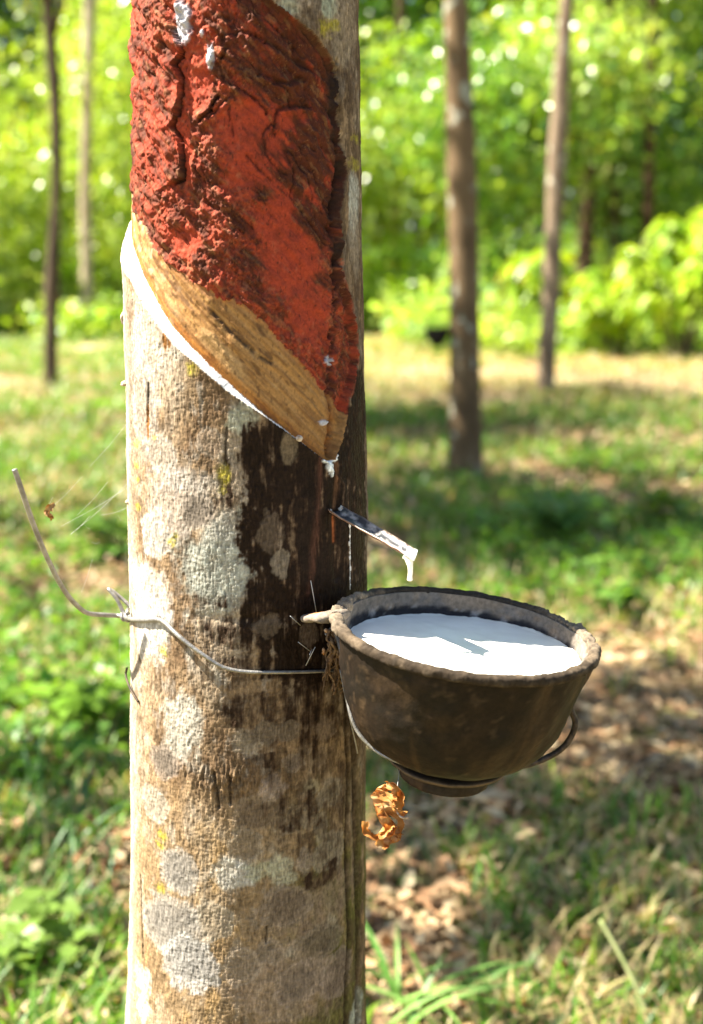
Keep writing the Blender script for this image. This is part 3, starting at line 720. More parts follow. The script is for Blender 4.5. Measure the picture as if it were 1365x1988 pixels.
chan = chan * sst(-.55, .25, wob2 + .5 * wob + .15); D -= np.where(inpan | (dch < .006), chan * .0042, 0)
# runnel below the cut and the little scab beside the cut's lower end
run = polydist([(648, 890), (652, 960), (650, 1040), (655, 1120)])[0]; D -= .0016 * np.exp(-(run / .004) ** 2) * bark

# ---- colours
C = np.zeros((len(S_), 3))
def put(mask, col):
    global C
    m = np.clip(mask, 0, 1)[:, None]; C = C * (1 - m) + np.asarray(col)[None, :] * m if np.ndim(col) == 1 else C * (1 - m) + col * m
big = fbm(NX * .42, NY * .42, NZ * .28, seed=100, o=4); medn = fbm(NX * 1.6, NY * 1.6, NZ * .8, seed=101, o=4)
C[:] = np.array([.235, .16, .092]); fin = .5 * pim + .5 * fbm(NX * 2.2, NY * 2.2, NZ * 2.2, seed=105, o=5)
put(sst(-.1, .45, big), [.3, .235, .165]); put(sst(.0, .45, -big + .5 * medn), [.135, .085, .047]); put(sst(.1, .5, medn) * .6, [.29, .25, .2])
put(sst(.2, .6, fbm(NX * .8, NY * .8, NZ * .5, seed=102, o=4)) * .6, [.33, .31, .265]); put(sst(.05, .35, fbm(NX * 2.6, NY * 2.6, NZ * 1.2, seed=106, o=4)) * .75, [.1, .066, .038])
lowz = 1 - sst(.72, .84, Z_); put(lowz * .35, [.33, .23, .12]); put(lowz * sst(.1, .5, fbm(NX * 1.1, NY * 1.1, NZ * .5, seed=103, o=3)) * .5, [.4, .25, .1])
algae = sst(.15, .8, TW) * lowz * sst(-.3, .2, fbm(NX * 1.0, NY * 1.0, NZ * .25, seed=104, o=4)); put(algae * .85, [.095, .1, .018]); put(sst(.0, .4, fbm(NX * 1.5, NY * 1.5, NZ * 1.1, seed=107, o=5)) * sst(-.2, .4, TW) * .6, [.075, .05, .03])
def lichen(px, py, rx, ry, ci, cr_, a=.9):
    q = blob(px, py, rx, ry, seed=px + 77, wob=.4, edge=.9); put(sst(.18, .34, q) * a * (.75 + .4 * fin) * bark, cr_); put(sst(.42, .62, q + .12 * pim) * a * (.8 + .4 * fin) * bark, ci)
rightd = sst(.15, .75, TW) * (1 - .4 * lowz); put(rightd * sst(-.2, .3, medn + .2) * .6, [.085, .055, .033])  # shade of the right half, darkened into the bark colour
# sun glare on the left edge, painted into the bark as whitening
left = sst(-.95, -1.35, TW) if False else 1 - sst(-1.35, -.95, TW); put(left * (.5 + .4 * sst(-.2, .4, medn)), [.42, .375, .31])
for (px, py, rx, ry, col, a) in (
    (285, 1165, 42, 75, (.5, .47, .42), .95), (290, 1240, 38, 40, (.48, .45, .4), .8), (300, 640, 55, 90, (.5, .44, .37), .6), (275, 760, 30, 110, (.42, .38, .33), .6),
    (430, 1098, 82, 72, (.36, .38, .33), .95), (455, 1020, 45, 30, (.33, .3, .25), .7), (525, 1035, 26, 42, (.26, .21, .16), .8), (545, 1095, 16, 26, (.27, .23, .18), .8), (335, 970, 55, 60, (.4, .36, .32), .6),
    (470, 812, 24, 26, (.36, .37, .28), .95), (560, 868, 14, 30, (.25, .19, .12), .9), (480, 995, 16, 14, (.34, .35, .28), .8), (345, 930, 30, 20, (.44, .41, .37), .5),
    (350, 1415, 34, 62, (.43, .41, .35), .9), (330, 1375, 20, 20, (.43, .41, .35), .6), (457, 1695, 40, 32, (.44, .43, .38), .95), (505, 1690, 30, 18, (.32, .32, .2), .8), (549, 1692, 24, 32, (.36, .35, .25), .95),
    (530, 1530, 22, 24, (.3, .24, .2), .9), (518, 1422, 20, 22, (.2, .16, .12), .9), (560, 1418, 18, 20, (.2, .16, .12), .8), (632, 1415, 18, 24, (.22, .17, .13), .7), (600, 1470, 40, 20, (.2, .15, .1), .7),
    (622, 1600, 12, 34, (.27, .23, .17), .9), (600, 1585, 14, 24, (.26, .22, .16), .7), (592, 1670, 16, 24, (.28, .23, .18), .85), (641, 1794, 11, 20, (.38, .36, .25), .95), (606, 1528, 14, 16, (.25, .22, .15), .8),
    (625, 1760, 75, 62, (.22, .16, .11), .75), (550, 1915, 80, 62, (.25, .18, .125), .85), (640, 1920, 50, 50, (.2, .14, .09), .7), (565, 1848, 12, 10, (.3, .28, .22), .8),
    (277, 1900, 16, 34, (.5, .47, .4), .8), (278, 1955, 14, 24, (.5, .48, .42), .8), (365, 1870, 40, 40, (.43, .4, .36), .95), (335, 1845, 14, 14, (.55, .53, .48), .9), (384, 1785, 12, 20, (.42, .38, .33), .7),
    (330, 1798, 50, 46, (.26, .235, .205), .9), (345, 1690, 26, 36, (.27, .24, .2), .8), (320, 1480, 24, 22, (.15, .12, .09), .7), (380, 992, 24, 24, (.24, .19, .15), .8), (352, 893, 14, 12, (.22, .16, .1), .7),
    (696, 1965, 12, 40, (.4, .42, .34), .9), (688, 395, 10, 52, (.42, .42, .36), .95), (640, 12, 14, 22, (.34, .38, .28), .95), (672, 60, 22, 60, (.33, .27, .19), .6), (690, 480, 9, 60, (.3, .24, .17), .7), (560, 10, 16, 14, (.3, .31, .22), .8)):
    put(blob(px, py, rx, ry, seed=px, wob=.5, edge=.26) * a * (.72 + .5 * fin) * bark, col)
put(blob(380, 992, 12, 12, seed=3) * .6 * bark, (.14, .11, .085)); put(blob(365, 1872, 18, 22, seed=4, wob=.7) * sst(-.1, .3, pim) * bark * .8, (.14, .12, .1)); put(blob(330, 1800, 26, 26, seed=5, wob=.7) * sst(-.1, .3, pim) * bark * .8, (.11, .095, .08))
for l_ in ((330, 1798, 54, 50, (.15, .135, .115), (.3, .275, .24)), (366, 1872, 44, 44, (.2, .185, .165), (.42, .4, .37)), (345, 1692, 28, 38, (.16, .145, .125), (.33, .3, .26)), (380, 992, 28, 28, (.14, .115, .09), (.3, .25, .2)), (320, 1482, 26, 24, (.11, .09, .07), (.25, .2, .16)),
           (300, 1560, 22, 26, (.24, .2, .15), (.34, .3, .24)), (415, 1790, 26, 30, (.24, .19, .13), (.33, .28, .21)), (620, 1830, 34, 30, (.11, .085, .055), (.2, .16, .115)), (475, 1640, 24, 24, (.18, .13, .08), (.27, .22, .16)), (310, 880, 24, 26, (.26, .21, .16), (.38, .34, .29)), (560, 1760, 40, 34, (.13, .095, .065), (.22, .17, .125)), (640, 1655, 22, 30, (.2, .16, .11), (.27, .23, .17)), (500, 1580, 36, 26, (.12, .085, .055), (.2, .15, .1)), (585, 1905, 40, 36, (.16, .12, .085), (.26, .2, .15)), (655, 1890, 22, 44, (.15, .11, .08), (.22, .17, .13)), (525, 1850, 22, 20, (.17, .13, .09), (.27, .21, .15)), (470, 1880, 26, 30, (.2, .15, .1), (.29, .23, .17)), (640, 1540, 16, 22, (.16, .13, .09), (.25, .21, .16)), (570, 1480, 16, 14, (.17, .13, .1), (.25, .2, .15)), (480, 1440, 22, 20, (.2, .16, .11), (.28, .23, .17)), (410, 860, 20, 22, (.2, .14, .09), (.3, .24, .18)), (300, 1040, 26, 30, (.3, .27, .23), (.42, .39, .34))):
    lichen(*l_)
ringd = np.abs(blob(550, 1915, 80, 62, seed=550, wob=.45, edge=.5) - .5); put((1 - sst(.05, .3, ringd)) * .35 * bark, (.32, .24, .17))
# dark seepage stain below the cut's end
stn = np.zeros(len(S_)); streak = fbm(NX * 4.5, NY * 4.5, NZ * .35, seed=110, o=3) + .5 * fbm(NX * 1.6, NY * 1.6, NZ * .15, seed=111, o=2)
for px, py, rx, ry, a in ((610, 1010, 105, 165, 1), (560, 880, 70, 75, .9), (640, 1180, 110, 110, 1), (545, 1175, 85, 75, .8), (690, 950, 30, 220, 1), (700, 800, 20, 80, .8), (500, 1225, 60, 50, .7), (600, 1290, 110, 40, .85),
                          (560, 1380, 110, 60, .5), (580, 1580, 60, 45, .48), (600, 1640, 70, 50, .4), (540, 1475, 70, 18, .5), (455, 1168, 75, 18, .46), (505, 930, 26, 60, .8), (640, 1400, 60, 90, .45), (655, 1560, 30, 110, .35), (560, 1500, 50, 50, .4), (450, 1230, 50, 24, .5), (470, 1310, 30, 40, .45), (520, 1130, 20, 60, .7), (680, 560, 16, 60, .2), (478, 880, 14, 60, .6), (620, 1700, 50, 26, .5)):
    stn = np.maximum(stn, a * blob(px, py, rx, ry, seed=px + 3, wob=.55, edge=.4))
stn = np.clip(stn * (1.0 + (.62 - .3 * lowz) * streak + .6 * medn + .45 * fin), 0, 1) * bark
put(sst(.22, .66, stn), [.05, .03, .018]); put(sst(.5, .85, stn), [.016, .009, .0055])
red_run = polydist([(622, 860), (618, 960), (612, 1050), (600, 1150)])[0]; put(np.exp(-((red_run + .003 * streak) / .0022) ** 2) * .55 * bark, (.12, .05, .03))
red_run = polydist([(656, 900), (652, 960), (650, 985)])[0]; put(np.exp(-((red_run + .001 * streak) / .002) ** 2) * .8 * bark, (.16, .075, .035))
red_run = polydist([(648, 1005), (649, 1050)])[0]; put(np.exp(-((red_run) / .0014) ** 2) * .9 * bark, (.3, .09, .03))
# repaint the pale patches that stand clear of the stain
for (px, py, rx, ry, col, a) in ((560, 868, 13, 30, (.17, .125, .075), .7), (545, 1095, 16, 26, (.22, .18, .13), .7), (525, 1035, 22, 36, (.15, .11, .075), .45), (518, 1422, 20, 22, (.15, .115, .08), .8), (560, 1418, 18, 20, (.15, .115, .08), .8), (632, 1415, 18, 24, (.17, .125, .09), .7), (600, 1230, 16, 22, (.14, .1, .07), .6), (520, 1215, 24, 20, (.15, .11, .075), .6)):
    put(blob(px, py, rx, ry, seed=px, wob=.45, edge=.15) * a * bark, col)
put(band * sst(.05, .4, -fbm(NX * 6, NY * 6, NZ * 1.5, seed=77, o=3)) * .8 * bark, [.06, .04, .024]); put(crack * bark * .9, [.03, .02, .012])
for px, py, r in ((375, 713, 9), (432, 922, 11), (430, 950, 7), (335, 1052, 6), (266, 862, 7), (264, 905, 5), (315, 1620, 8), (311, 1640, 7), (311, 1725, 8), (268, 930, 4), (633, 55, 10), (650, 48, 8), (316, 1262, 7), (342, 1042, 5), (690, 320, 8), (692, 270, 6), (268, 985, 5), (300, 850, 4)):
    put(blob(px, py, r * 1.1, r * 1.2, seed=px + py, wob=.9, edge=.6) * (.45 + .4 * sst(-.3, .3, gran)) * bark, [.33, .28, .03])
rs = sst(.0, .0045, sR + .0045 - S_) * (Z_ > p2s(660, 780)[1]) * (Z_ < p2s(660, 500)[1]) * bark * (TW > 0) * (S_ > sR); put(rs * sst(-.1, .3, wob2 + .2) * .7, [.26, .06, .03])
for px, py, rx, ry in ((322, 660, 5, 16), (331, 662, 4, 14), (287, 820, 3, 30)): put(blob(px, py, rx, ry, seed=py) * bark, [.22, .1, .03])
# red paint
cr = np.tile(np.array([.265, .04, .018]), (len(S_), 1))
def mixr(m, col):
    global cr
    m = np.clip(m, 0, 1)[:, None]; cr = cr * (1 - m) + np.asarray(col)[None, :] * m
mixr(sst(0, .5, fbm(NX * .8, NY * .8, NZ * .8, seed=120, o=4)) * .7, (.24, .05, .022)); mixr(crust * sst(-.1, .4, gran) * .45, (.4, .105, .05)); mixr(smoo * .75, (.34, .05, .022))
topd = sst(-.2, .5, fbm(al * .5, ac * 1.6, seed=121, o=4) + .5 * sst(.0, .6, TW) * sst(1.15, 1.3, Z_) + .25 * sst(-.75, -1.2, TW) * 0 - .5 * smoo)
mixr(topd * .95, (.075, .022, .011)); mixr(sst(.05, .4, fbm(NX * 1.4, NY * 1.4, NZ * 1.1, seed=128, o=5)) * (1 - .7 * smoo) * .8, (.075, .024, .013)); mixr(sst(.2, .5, fbm(NX * 2.2, NY * 2.2, NZ * 2.2, seed=129, o=5)) * .35 * crust, (.42, .17, .09)); mixr(sst(.15, .45, fib) * (1 - smoo) * .5, (.09, .03, .015)); mixr(sst(.25, .5, fbm(al * .9, ac * 3, seed=122, o=3)) * (1 - smoo) * .3, (.3, .16, .07))
mixr(seam * .6, (.05, .018, .01)); fe = np.exp(-((pl2 * 5 - np.round(pl2 * 5)) / .07) ** 2) * (1 - .6 * smoo) * sst(-.2, .3, wob + wob2); mixr(fe * .6, (.055, .02, .011)); mixr(np.exp(-((pl2 * 5 - np.round(pl2 * 5) - .16) / .06) ** 2) * (1 - smoo) * sst(.0, .4, wob2) * .5, (.3, .14, .06)); mixr(pc * .8, (.03, .012, .008)); mixr(sst(.3, .55, gran2 * 1.5) * rough * .5, (.07, .022, .012))  # shade spots in the crevices, painted near-black into the red
speck = fbm(NX * 6, NY * 6, NZ * 3, seed=123, o=2); mixr(sst(.42, .6, speck) * .7, (.06, .02, .012))
edgeR = 1 - sst(.002, .012, sR - S_); mixr(edgeR * sst(-.3, .3, wob + .2) * .6 * (Z_ > p2s(660, 480)[1]), (.07, .035, .02))
blk = np.exp(-((dch) / .006) ** 2) * sst(-.35, .3, wob + .3 * wob2 + .1); mixr(blk * .9 * (Z_ > p2s(660, 520)[1]), (.016, .012, .01)); mixr(chan * .85, (.045, .016, .01))
C = np.where(red[:, None], cr, C)
# fresh shaved bark: tan, honey at the edge
ct = np.tile(np.array([.36, .19, .062]), (len(S_), 1))
def mixt(m, col):
    global ct
    m = np.clip(m, 0, 1)[:, None]; ct = ct * (1 - m) + np.asarray(col)[None, :] * m
th_ = Z_ - zw
mixt(sst(-.1, .4, fib) * .6, (.19, .085, .024)); mixt(sst(.0, .4, plate) * .5, (.4, .26, .115)); mixt((1 - sst(.004, .013, th_)) * .85, (.36, .135, .018)); mixt((1 - sst(.004, .014, th_)) * sst(0, .4, fbm(al * .8, ac * 4, seed=125, o=3)) * .8, (.2, .065, .012))
mixt(sst(.15, .5, fbm(al * .7, ac * 2.4, seed=126, o=4)) * sst(.008, .02, th_) * .8, (.11, .05, .016)); mixt(sst(.1, .4, fbm(al * .35, ac * 3.2, seed=131, o=5)) * .6, (.14, .06, .018)); mixt(sst(.35, .6, speck) * .6, (.1, .045, .015)); mixt(sst(.006, .0, zr - Z_) * .35, (.3, .1, .04))
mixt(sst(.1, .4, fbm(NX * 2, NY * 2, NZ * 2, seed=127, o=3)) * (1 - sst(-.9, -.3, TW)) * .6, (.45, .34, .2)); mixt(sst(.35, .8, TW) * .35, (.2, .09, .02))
mixt(sl * .95, (.03, .018, .012)); mixt(chan, (.06, .025, .01)); mixt((1 - sst(.0, .007, dch)) * (Z_ < p2s(655, 760)[1]) * .8, (.22, .085, .02))
C = np.where(tan_[:, None], ct, C)
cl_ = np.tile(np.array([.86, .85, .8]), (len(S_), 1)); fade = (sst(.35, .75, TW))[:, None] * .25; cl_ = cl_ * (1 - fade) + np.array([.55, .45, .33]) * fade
C = np.where(lip[:, None], cl_, C)
# dried latex on the paint and at the end of the cut
lat = np.zeros(len(S_))
for px, py, rx, ry, a in ((347, 40, 15, 30, .85), (352, 68, 10, 12, .7), (405, 105, 8, 17, 1), (388, 62, 5, 5, .8), (649, 702, 8, 8, .8), (640, 822, 9, 5, .8)):
    b_ = a * blob(px, py, rx, ry, seed=px + 9, wob=.5, edge=.3); lat = np.maximum(lat, b_)
lat *= inpan; D += .0018 * lat; C = C * (1 - lat[:, None]) + np.array([.5, .5, .54]) * lat[:, None]
lat2 = np.maximum.reduce([blob(641, 905, 8, 15, seed=2, wob=.5), blob(646, 890, 10, 7, seed=3, wob=.5), blob(632, 893, 7, 4, seed=6, wob=.4)]) * bark
D += .0015 * lat2; C = C * (1 - lat2[:, None]) + np.array([.75, .78, .78]) * lat2[:, None]
C *= (1 + .10 * fbm(NX * 14, NY * 14, NZ * 6, seed=130, o=2) + np.where(bark & ~lip, .55 * grain + .3 * cross + .2 * pim, 0))[:, None]; C = np.clip(C, 0.004, .9)
wet = np.clip(sst(.6, .95, stn) * .8 + lat + lat2 + .35 * tan_ * (1 - sst(.004, .013, th_)) + .4 * lip, 0, 1)

RR = Rz(Z_) + D
VX = np.stack([Cz(Z_) + RR * np.sin(TW), YC - RR * np.cos(TW), Z_], 1)
jj = np.arange(nT); j2 = (jj + 1) % nT; ii = np.arange(nZ - 1)
A = (ii[:, None] * nT + jj[None, :]).ravel(); B_ = (ii[:, None] * nT + j2[None, :]).ravel()
FQ = np.stack([A, B_, B_ + nT, A + nT], 1)
cls = np.where(red, 1, np.where(tan_, 2, np.where(lip, 3, 0)))[A]
M_BARK = attr_mat('tapped_tree_bark', .9, .06, [(900, (1, 1, .28), .55, .0007), (420, (.5, .5, 1.2), .3, .0006)], [(700, (1, 1, .35), .72, 1.18), (260, (1, 1, .6), .85, 1.1)], gloss_attr=True)
M_RED = attr_mat('red_painted_bark', .8, .12, [(700, (1, 1, 1), .28, .0007), (260, (1, 1, .8), .3, .0010)], [(520, (1, 1, 1), .84, 1.1), (160, (1, 1, 1), .85, 1.1)])
M_TAN = attr_mat('shaved_inner_bark', .65, .2, [(600, (1, 1, .8), .35, .0006)], [(420, (1, 1, 1), .8, 1.12)], gloss_attr=True)
M_LIP = attr_mat('fresh_latex', .4, .45, [(400, (1, 1, 1), .2, .0004)])
tree = empty('rubber_tree', (float(Cz(0)), YC, 0))
tag(tree, 'large sharp tapped trunk with red painted panel and diagonal cut, in front of everything', 'tree', GROUP_T)
for k, (nm, mt) in enumerate((('trunk', M_BARK), ('painted_panel', M_RED), ('shaved_band', M_TAN), ('latex_line', M_LIP))):
    f = FQ[cls == k]; used = np.unique(f); re = np.full(len(VX), -1, np.int64); re[used] = np.arange(len(used))
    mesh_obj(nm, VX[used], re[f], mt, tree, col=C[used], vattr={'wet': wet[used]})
# limbs and crown high above the picture
prt = []
topP = np.array([float(Cz(6.4)), YC, 6.4])
for k in range(6):
    a = k * 1.05 + .3; e = topP + np.array([cos(a) * 1.3, sin(a) * 1.3, .9 + .3 * (k % 3)])
    prt.append(tube(smooth_path([topP + np.array([0, 0, -.35]), (topP + e) / 2 + np.array([0, 0, .1]), e], 10), np.linspace(.045, .01, 10), 7))
mesh_obj('limb', *join(prt), M_GREYB, tree)
v, f, c = crown_leaves(topP + np.array([0, 0, 1.1]), (1.7, 1.7, 1.0), 60, 26, .17, PAL_C, cr=.4, shell=.2); mesh_obj('crown', v, f, M_LEAF, tree, col=c, smooth=False)
# small scabs on the silhouette, and the white trickle under the spout
def lump(c, r, seed, sq=(1, 1, 1)):
    n, m = 12, 9; V = []
    for i in range(m):
        for j in range(n):
            a, b = pi * i / (m - 1), 2 * pi * j / n; V.append((sin(a) * cos(b), sin(a) * sin(b), cos(a)))
    V = np.array(V); V = V * (1 + .35 * vn(V[:, 0] * 2 + seed, V[:, 1] * 2, V[:, 2] * 2, seed=seed))[:, None]
    F = [(i * n + j, i * n + (j + 1) % n, (i + 1) * n + (j + 1) % n, (i + 1) * n + j) for i in range(m - 1) for j in range(n)]
    return V * r * np.array(sq) + np.asarray(c), F
M_WHITE = two_tone('dried_latex', (.7, .68, .62), (.82, .8, .75), 300, rough=.45, spec=.45)
M_SCAB = two_tone('bark_scab', (.3, .2, .12), (.55, .48, .4), 500, rough=.9)
for q in (lump(surf(244, 745) + np.array([-.001, 0, 0]), .0032, 1, (.9, 1, .6)), lump(surf(240, 618) + np.array([-.0005, 0, 0]), .0028, 2, (.6, 1, 1.6)), lump(surf(249, 975), .002, 3), lump(surf(578, 850, .003), .0026, 5, (1, 1, .8))): mesh_obj('bark_scab', *q, M_SCAB, tree)
tr = []
for k, (px, py, r) in enumerate(((675, 1020, .0013), (675, 1040, .0010), (674, 1054, .0014), (675, 1072, .0009), (675, 1082, .0013), (676, 1103, .0013), (675, 1122, .0009), (676, 1135, .0007))):
    tr.append(lump(surf(px, py, .002), r * .75, k + 20, (.8, .8, 1.9)))
tr.append(tube(np.array([surf(675, py, .0022) for py in range(1018, 1150, 6)]), .00025, 6))
mesh_obj('latex_trickle', *join(tr), M_WHITE, tree)

# ------------------------------------------------------------------ the collecting cup
YCUP = .813
cc = at_y(902, 1219, YCUP); RC = 263 / FPX * (cc[1] * cp - (cc[2] - CAM_H) * sp_)
TILT = Matrix.Rotation(radians(6.6), 4, 'Y') @ Matrix.Rotation(radians(2.0), 4, 'X')   # right side low, leaning to the viewer
T3 = np.array(TILT.to_3x3())
def cup_world(V): return (np.asarray(V) @ T3.T) + cc
def ring_noise(V, amp, f, seed):
    n = V / (np.linalg.norm(V, axis=1)[:, None] + 1e-9)
    return V * (1 + amp / RC * fbm(V[:, 0] * f, V[:, 1] * f, V[:, 2] * f, seed=seed, o=4))[:, None] if False else V + np.stack([V[:, 0], V[:, 1], 0 * V[:, 2]], 1) / (np.hypot(V[:, 0], V[:, 1])[:, None] + 1e-6) * (amp * fbm(V[:, 0] * f, V[:, 1] * f, V[:, 2] * f, seed=seed, o=4))[:, None]
def prof_s(pts, n):
    return smooth_path([(a, b) for a, b in pts], n)
cup = empty('latex_cup', tuple(cc)); tag(cup, 'dark brown bowl brimming with white latex, wired to the painted trunk', 'cup', 'latex cups hung on rubber trees')
outer = prof_s([(.335, -1.07), (.37, -1.03), (.52, -.965), (.66, -.87), (.76, -.74), (.832, -.58), (.875, -.4), (.91, -.22), (.93, -.1), (.945, -.03)], 70) * RC
inner = prof_s([(.90, -.02), (.885, -.1), (.86, -.25), (.82, -.45), (.74, -.65), (.6, -.83), (.4, -.95), (.0, -.99)], 50) * RC
prof = np.vstack([[(.0, -1.05 * RC)], outer, inner])
V, F = lathe(prof, 200); V = ring_noise(V, .0022, 60, 201)
n1 = fbm(V[:, 0] * 40, V[:, 1] * 40, V[:, 2] * 40, seed=210, o=4); n2 = fbm(V[:, 0] * 160, V[:, 1] * 160, V[:, 2] * 160, seed=211, o=3); az = np.arctan2(V[:, 1], V[:, 0])
streaks = fbm(az * 5, V[:, 2] * 14, seed=212, o=4)
hh = V[:, 2] / RC
cb = np.tile(np.array([.012, .0075, .0045]), (len(V), 1))
def mc(m, col):
    global cb
    m = np.clip(m, 0, 1)[:, None]; cb = cb * (1 - m) + np.asarray(col)[None, :] * m
mc(sst(-.05, .5, n1) * .8, (.028, .017, .009)); mc(sst(.1, .5, streaks) * .6, (.036, .022, .011)); mc(sst(.0, .35, -n1 + .2 * streaks) * .75, (.009, .007, .005)); mc(sst(.3, .6, n2) * .35, (.085, .055, .03)); mc(sst(.25, .5, fbm(az * 7, V[:, 2] * 9, seed=213, o=3)) * .5, (.055, .032, .015))
mc(sst(-1.2, 0, -np.cos(az - pi)) * 0, (0, 0, 0))
inn = np.zeros(len(V), bool); inn.reshape(-1, 200)[71:] = True
ci = np.tile(np.array([.17, .145, .12]), (len(V), 1)); ci = ci * (1 + .5 * n1[:, None]); r_ = sst(.0, .4, n1 + .5 * n2)[:, None] * .45; ci = ci * (1 - r_) + np.array([.3, .2, .11]) * r_
dk = (sst(-.115, -.15, hh + .03 * n2 + .02 * n1) if False else 1 - sst(-.15, -.105, hh + .035 * n2 + .02 * n1))[:, None]; ci = ci * (1 - dk) + np.array([.02, .019, .022]) * dk
wh = .35 * (sst(.25, .4, n2) * (1 - sst(.0, .06, np.abs(hh + .155))) * .75)[:, None]; ci = ci * (1 - wh) + np.array([.6, .62, .64]) * wh
cb = np.where(inn[:, None], ci, cb)
M_CUP = attr_mat('stained_cup', .6, .12, [(160, (1, 1, 1), .35, .0012), (700, (1, 1, 1), .25, .0005)], [(260, (1, 1, 1), .7, 1.2)])
mesh_obj('body', cup_world(V), F, M_CUP, cup, col=cb)
# rim: thick, crusted
ra = np.linspace(0, 2 * pi, 25)[:-1]
rp = np.stack([.953 + .042 * np.sign(np.cos(ra)) * np.abs(np.cos(ra)) ** .75, -.03 + .038 * np.sign(np.sin(ra)) * np.abs(np.sin(ra)) ** .7], 1) * RC
V, F = lathe(rp, 640, closed=True)
az = np.arctan2(V[:, 1], V[:, 0])                               # 0 right, pi left, -pi/2 towards the viewer
cl1 = np.exp(-((np.abs(az) - 2.75) / .38) ** 2) * (az > 0) + np.exp(-((az + 3.0) / .2) ** 2) * .6; cl2 = np.exp(-((az - .35) / .5) ** 2)
q = np.clip(.3 + cl1 + cl2, 0, 1.3)
f1 = fbm(V[:, 0] * 120, V[:, 1] * 120, V[:, 2] * 120, seed=220, o=4); f2 = fbm(V[:, 0] * 400, V[:, 1] * 400, V[:, 2] * 400, seed=221, o=3)
cen = np.stack([.95 * RC * np.cos(az), .95 * RC * np.sin(az), np.full(len(V), -.03 * RC)], 1); nr = V - cen; nr /= np.linalg.norm(nr, axis=1)[:, None]
V = V + nr * (q * (.0030 * f1 + .0020 * f2))[:, None]
cb = np.tile(np.array([.034, .025, .017]), (len(V), 1)); n1 = f1
mc(sst(-.1, .4, f1) * .6, (.085, .063, .042)); mc((cl1 + .9 * cl2) * (.55 + .5 * f2), (.36, .29, .21)); mc(sst(.15, .45, f2 - .3 * f1) * .5, (.05, .04, .03)); mc(np.exp(-((np.abs(az) - 1.3) / .7) ** 2) * (az > 0) * .8, (.035, .03, .025)); mc(sst(.2, .5, fbm(V[:, 0] * 60, V[:, 1] * 60, V[:, 2] * 60, seed=222, o=3)) * .4 * (az < 0), (.2, .15, .1))
mesh_obj('rim', cup_world(V), F, attr_mat('crusted_rim', .9, .08, [(500, (1, 1, 1), .4, .0008)], [(500, (1, 1, 1), .7, 1.2)]), cup, col=cb)
# foot
fp = prof_s([(.33, -1.02), (.44, -1.035), (.455, -1.055), (.43, -1.075), (.355, -1.085), (.342, -1.11), (.345, -1.16), (.34, -1.195), (.31, -1.2), (.29, -1.17), (.0, -1.165)], 50) * RC
V, F = lathe(fp, 120); V = ring_noise(V, .0016, 90, 230); f1 = fbm(V[:, 0] * 90, V[:, 1] * 90, V[:, 2] * 90, seed=231, o=4)
cb = np.tile(np.array([.026, .017, .01]), (len(V), 1)); mc(sst(0, .4, f1), (.06, .038, .02)); mc(sst(0, .4, -f1), (.025, .018, .013)); mc((1 - sst(.0, .02, np.abs(V[:, 2] / RC + 1.05))) * .6, (.16, .11, .065))
mesh_obj('foot', cup_world(V), F, M_CUP, cup, col=cb)
# pouring lug that rests on the trunk
def lug():
    e = surf(600, 1203, .001); a = cup_world(np.array([[-.97 * RC, .02 * RC, -.03 * RC]]))[0]
    e = at_y(590, 1200, float(e[1]) - .004); d = e - a; Ls = np.linalg.norm(d); d /= Ls; s = np.cross(np.array([0, 0, 1.0]), d); s /= np.linalg.norm(s); u = np.cross(d, s)
    n, m = 22, 15; V = []; C_ = []
    for i in range(n):
        t = i / (n - 1); w = .0145 * (1 - .5 * sst(0, .45, np.array(t))) * (math.sqrt(max(0.0, 1 - max(0, (t - .72) / .28) ** 2)) * .96 + .04)
        for j in range(m):
            ang = 2 * pi * j / m; cx, cy = cos(ang), sin(ang); cx = math.copysign(abs(cx) ** .7, cx); cy = math.copysign(abs(cy) ** .8, cy)
            th = .0028 * (1 + .6 * (1 - t)) * (.55 + .45 * (w / .009 if w < .009 else 1))
            p = a + d * (Ls * t) + s * w * cx + u * th * cy; V.append(p)
            rust = math.exp(-((t - .5) / .2) ** 2 - ((cx + .1) / .75) ** 2) * (cy > -.35); C_.append(np.array([.22, .18, .14]) * (1 - rust) + np.array([.42, .13, .015]) * rust)
    V = np.array(V); C_ = np.array(C_); V += .0009 * np.stack([fbm(V[:, 0] * 250, V[:, 1] * 250, V[:, 2] * 250, seed=s_, o=3) for s_ in (240, 241, 242)], 1)
    F = [(i * m + j, i * m + (j + 1) % m, (i + 1) * m + (j + 1) % m, (i + 1) * m + j) for i in range(n - 1) for j in range(m)] + [tuple(range(m - 1, -1, -1)), tuple((n - 1) * m + j for j in range(m))]
    mesh_obj('lug', V, F, attr_mat('lug_crust', .8, .3, [(400, (1, 1, 1), .4, .0008)], [(350, (1, 1, 1), .7, 1.2)]), cup, col=C_)
lug()
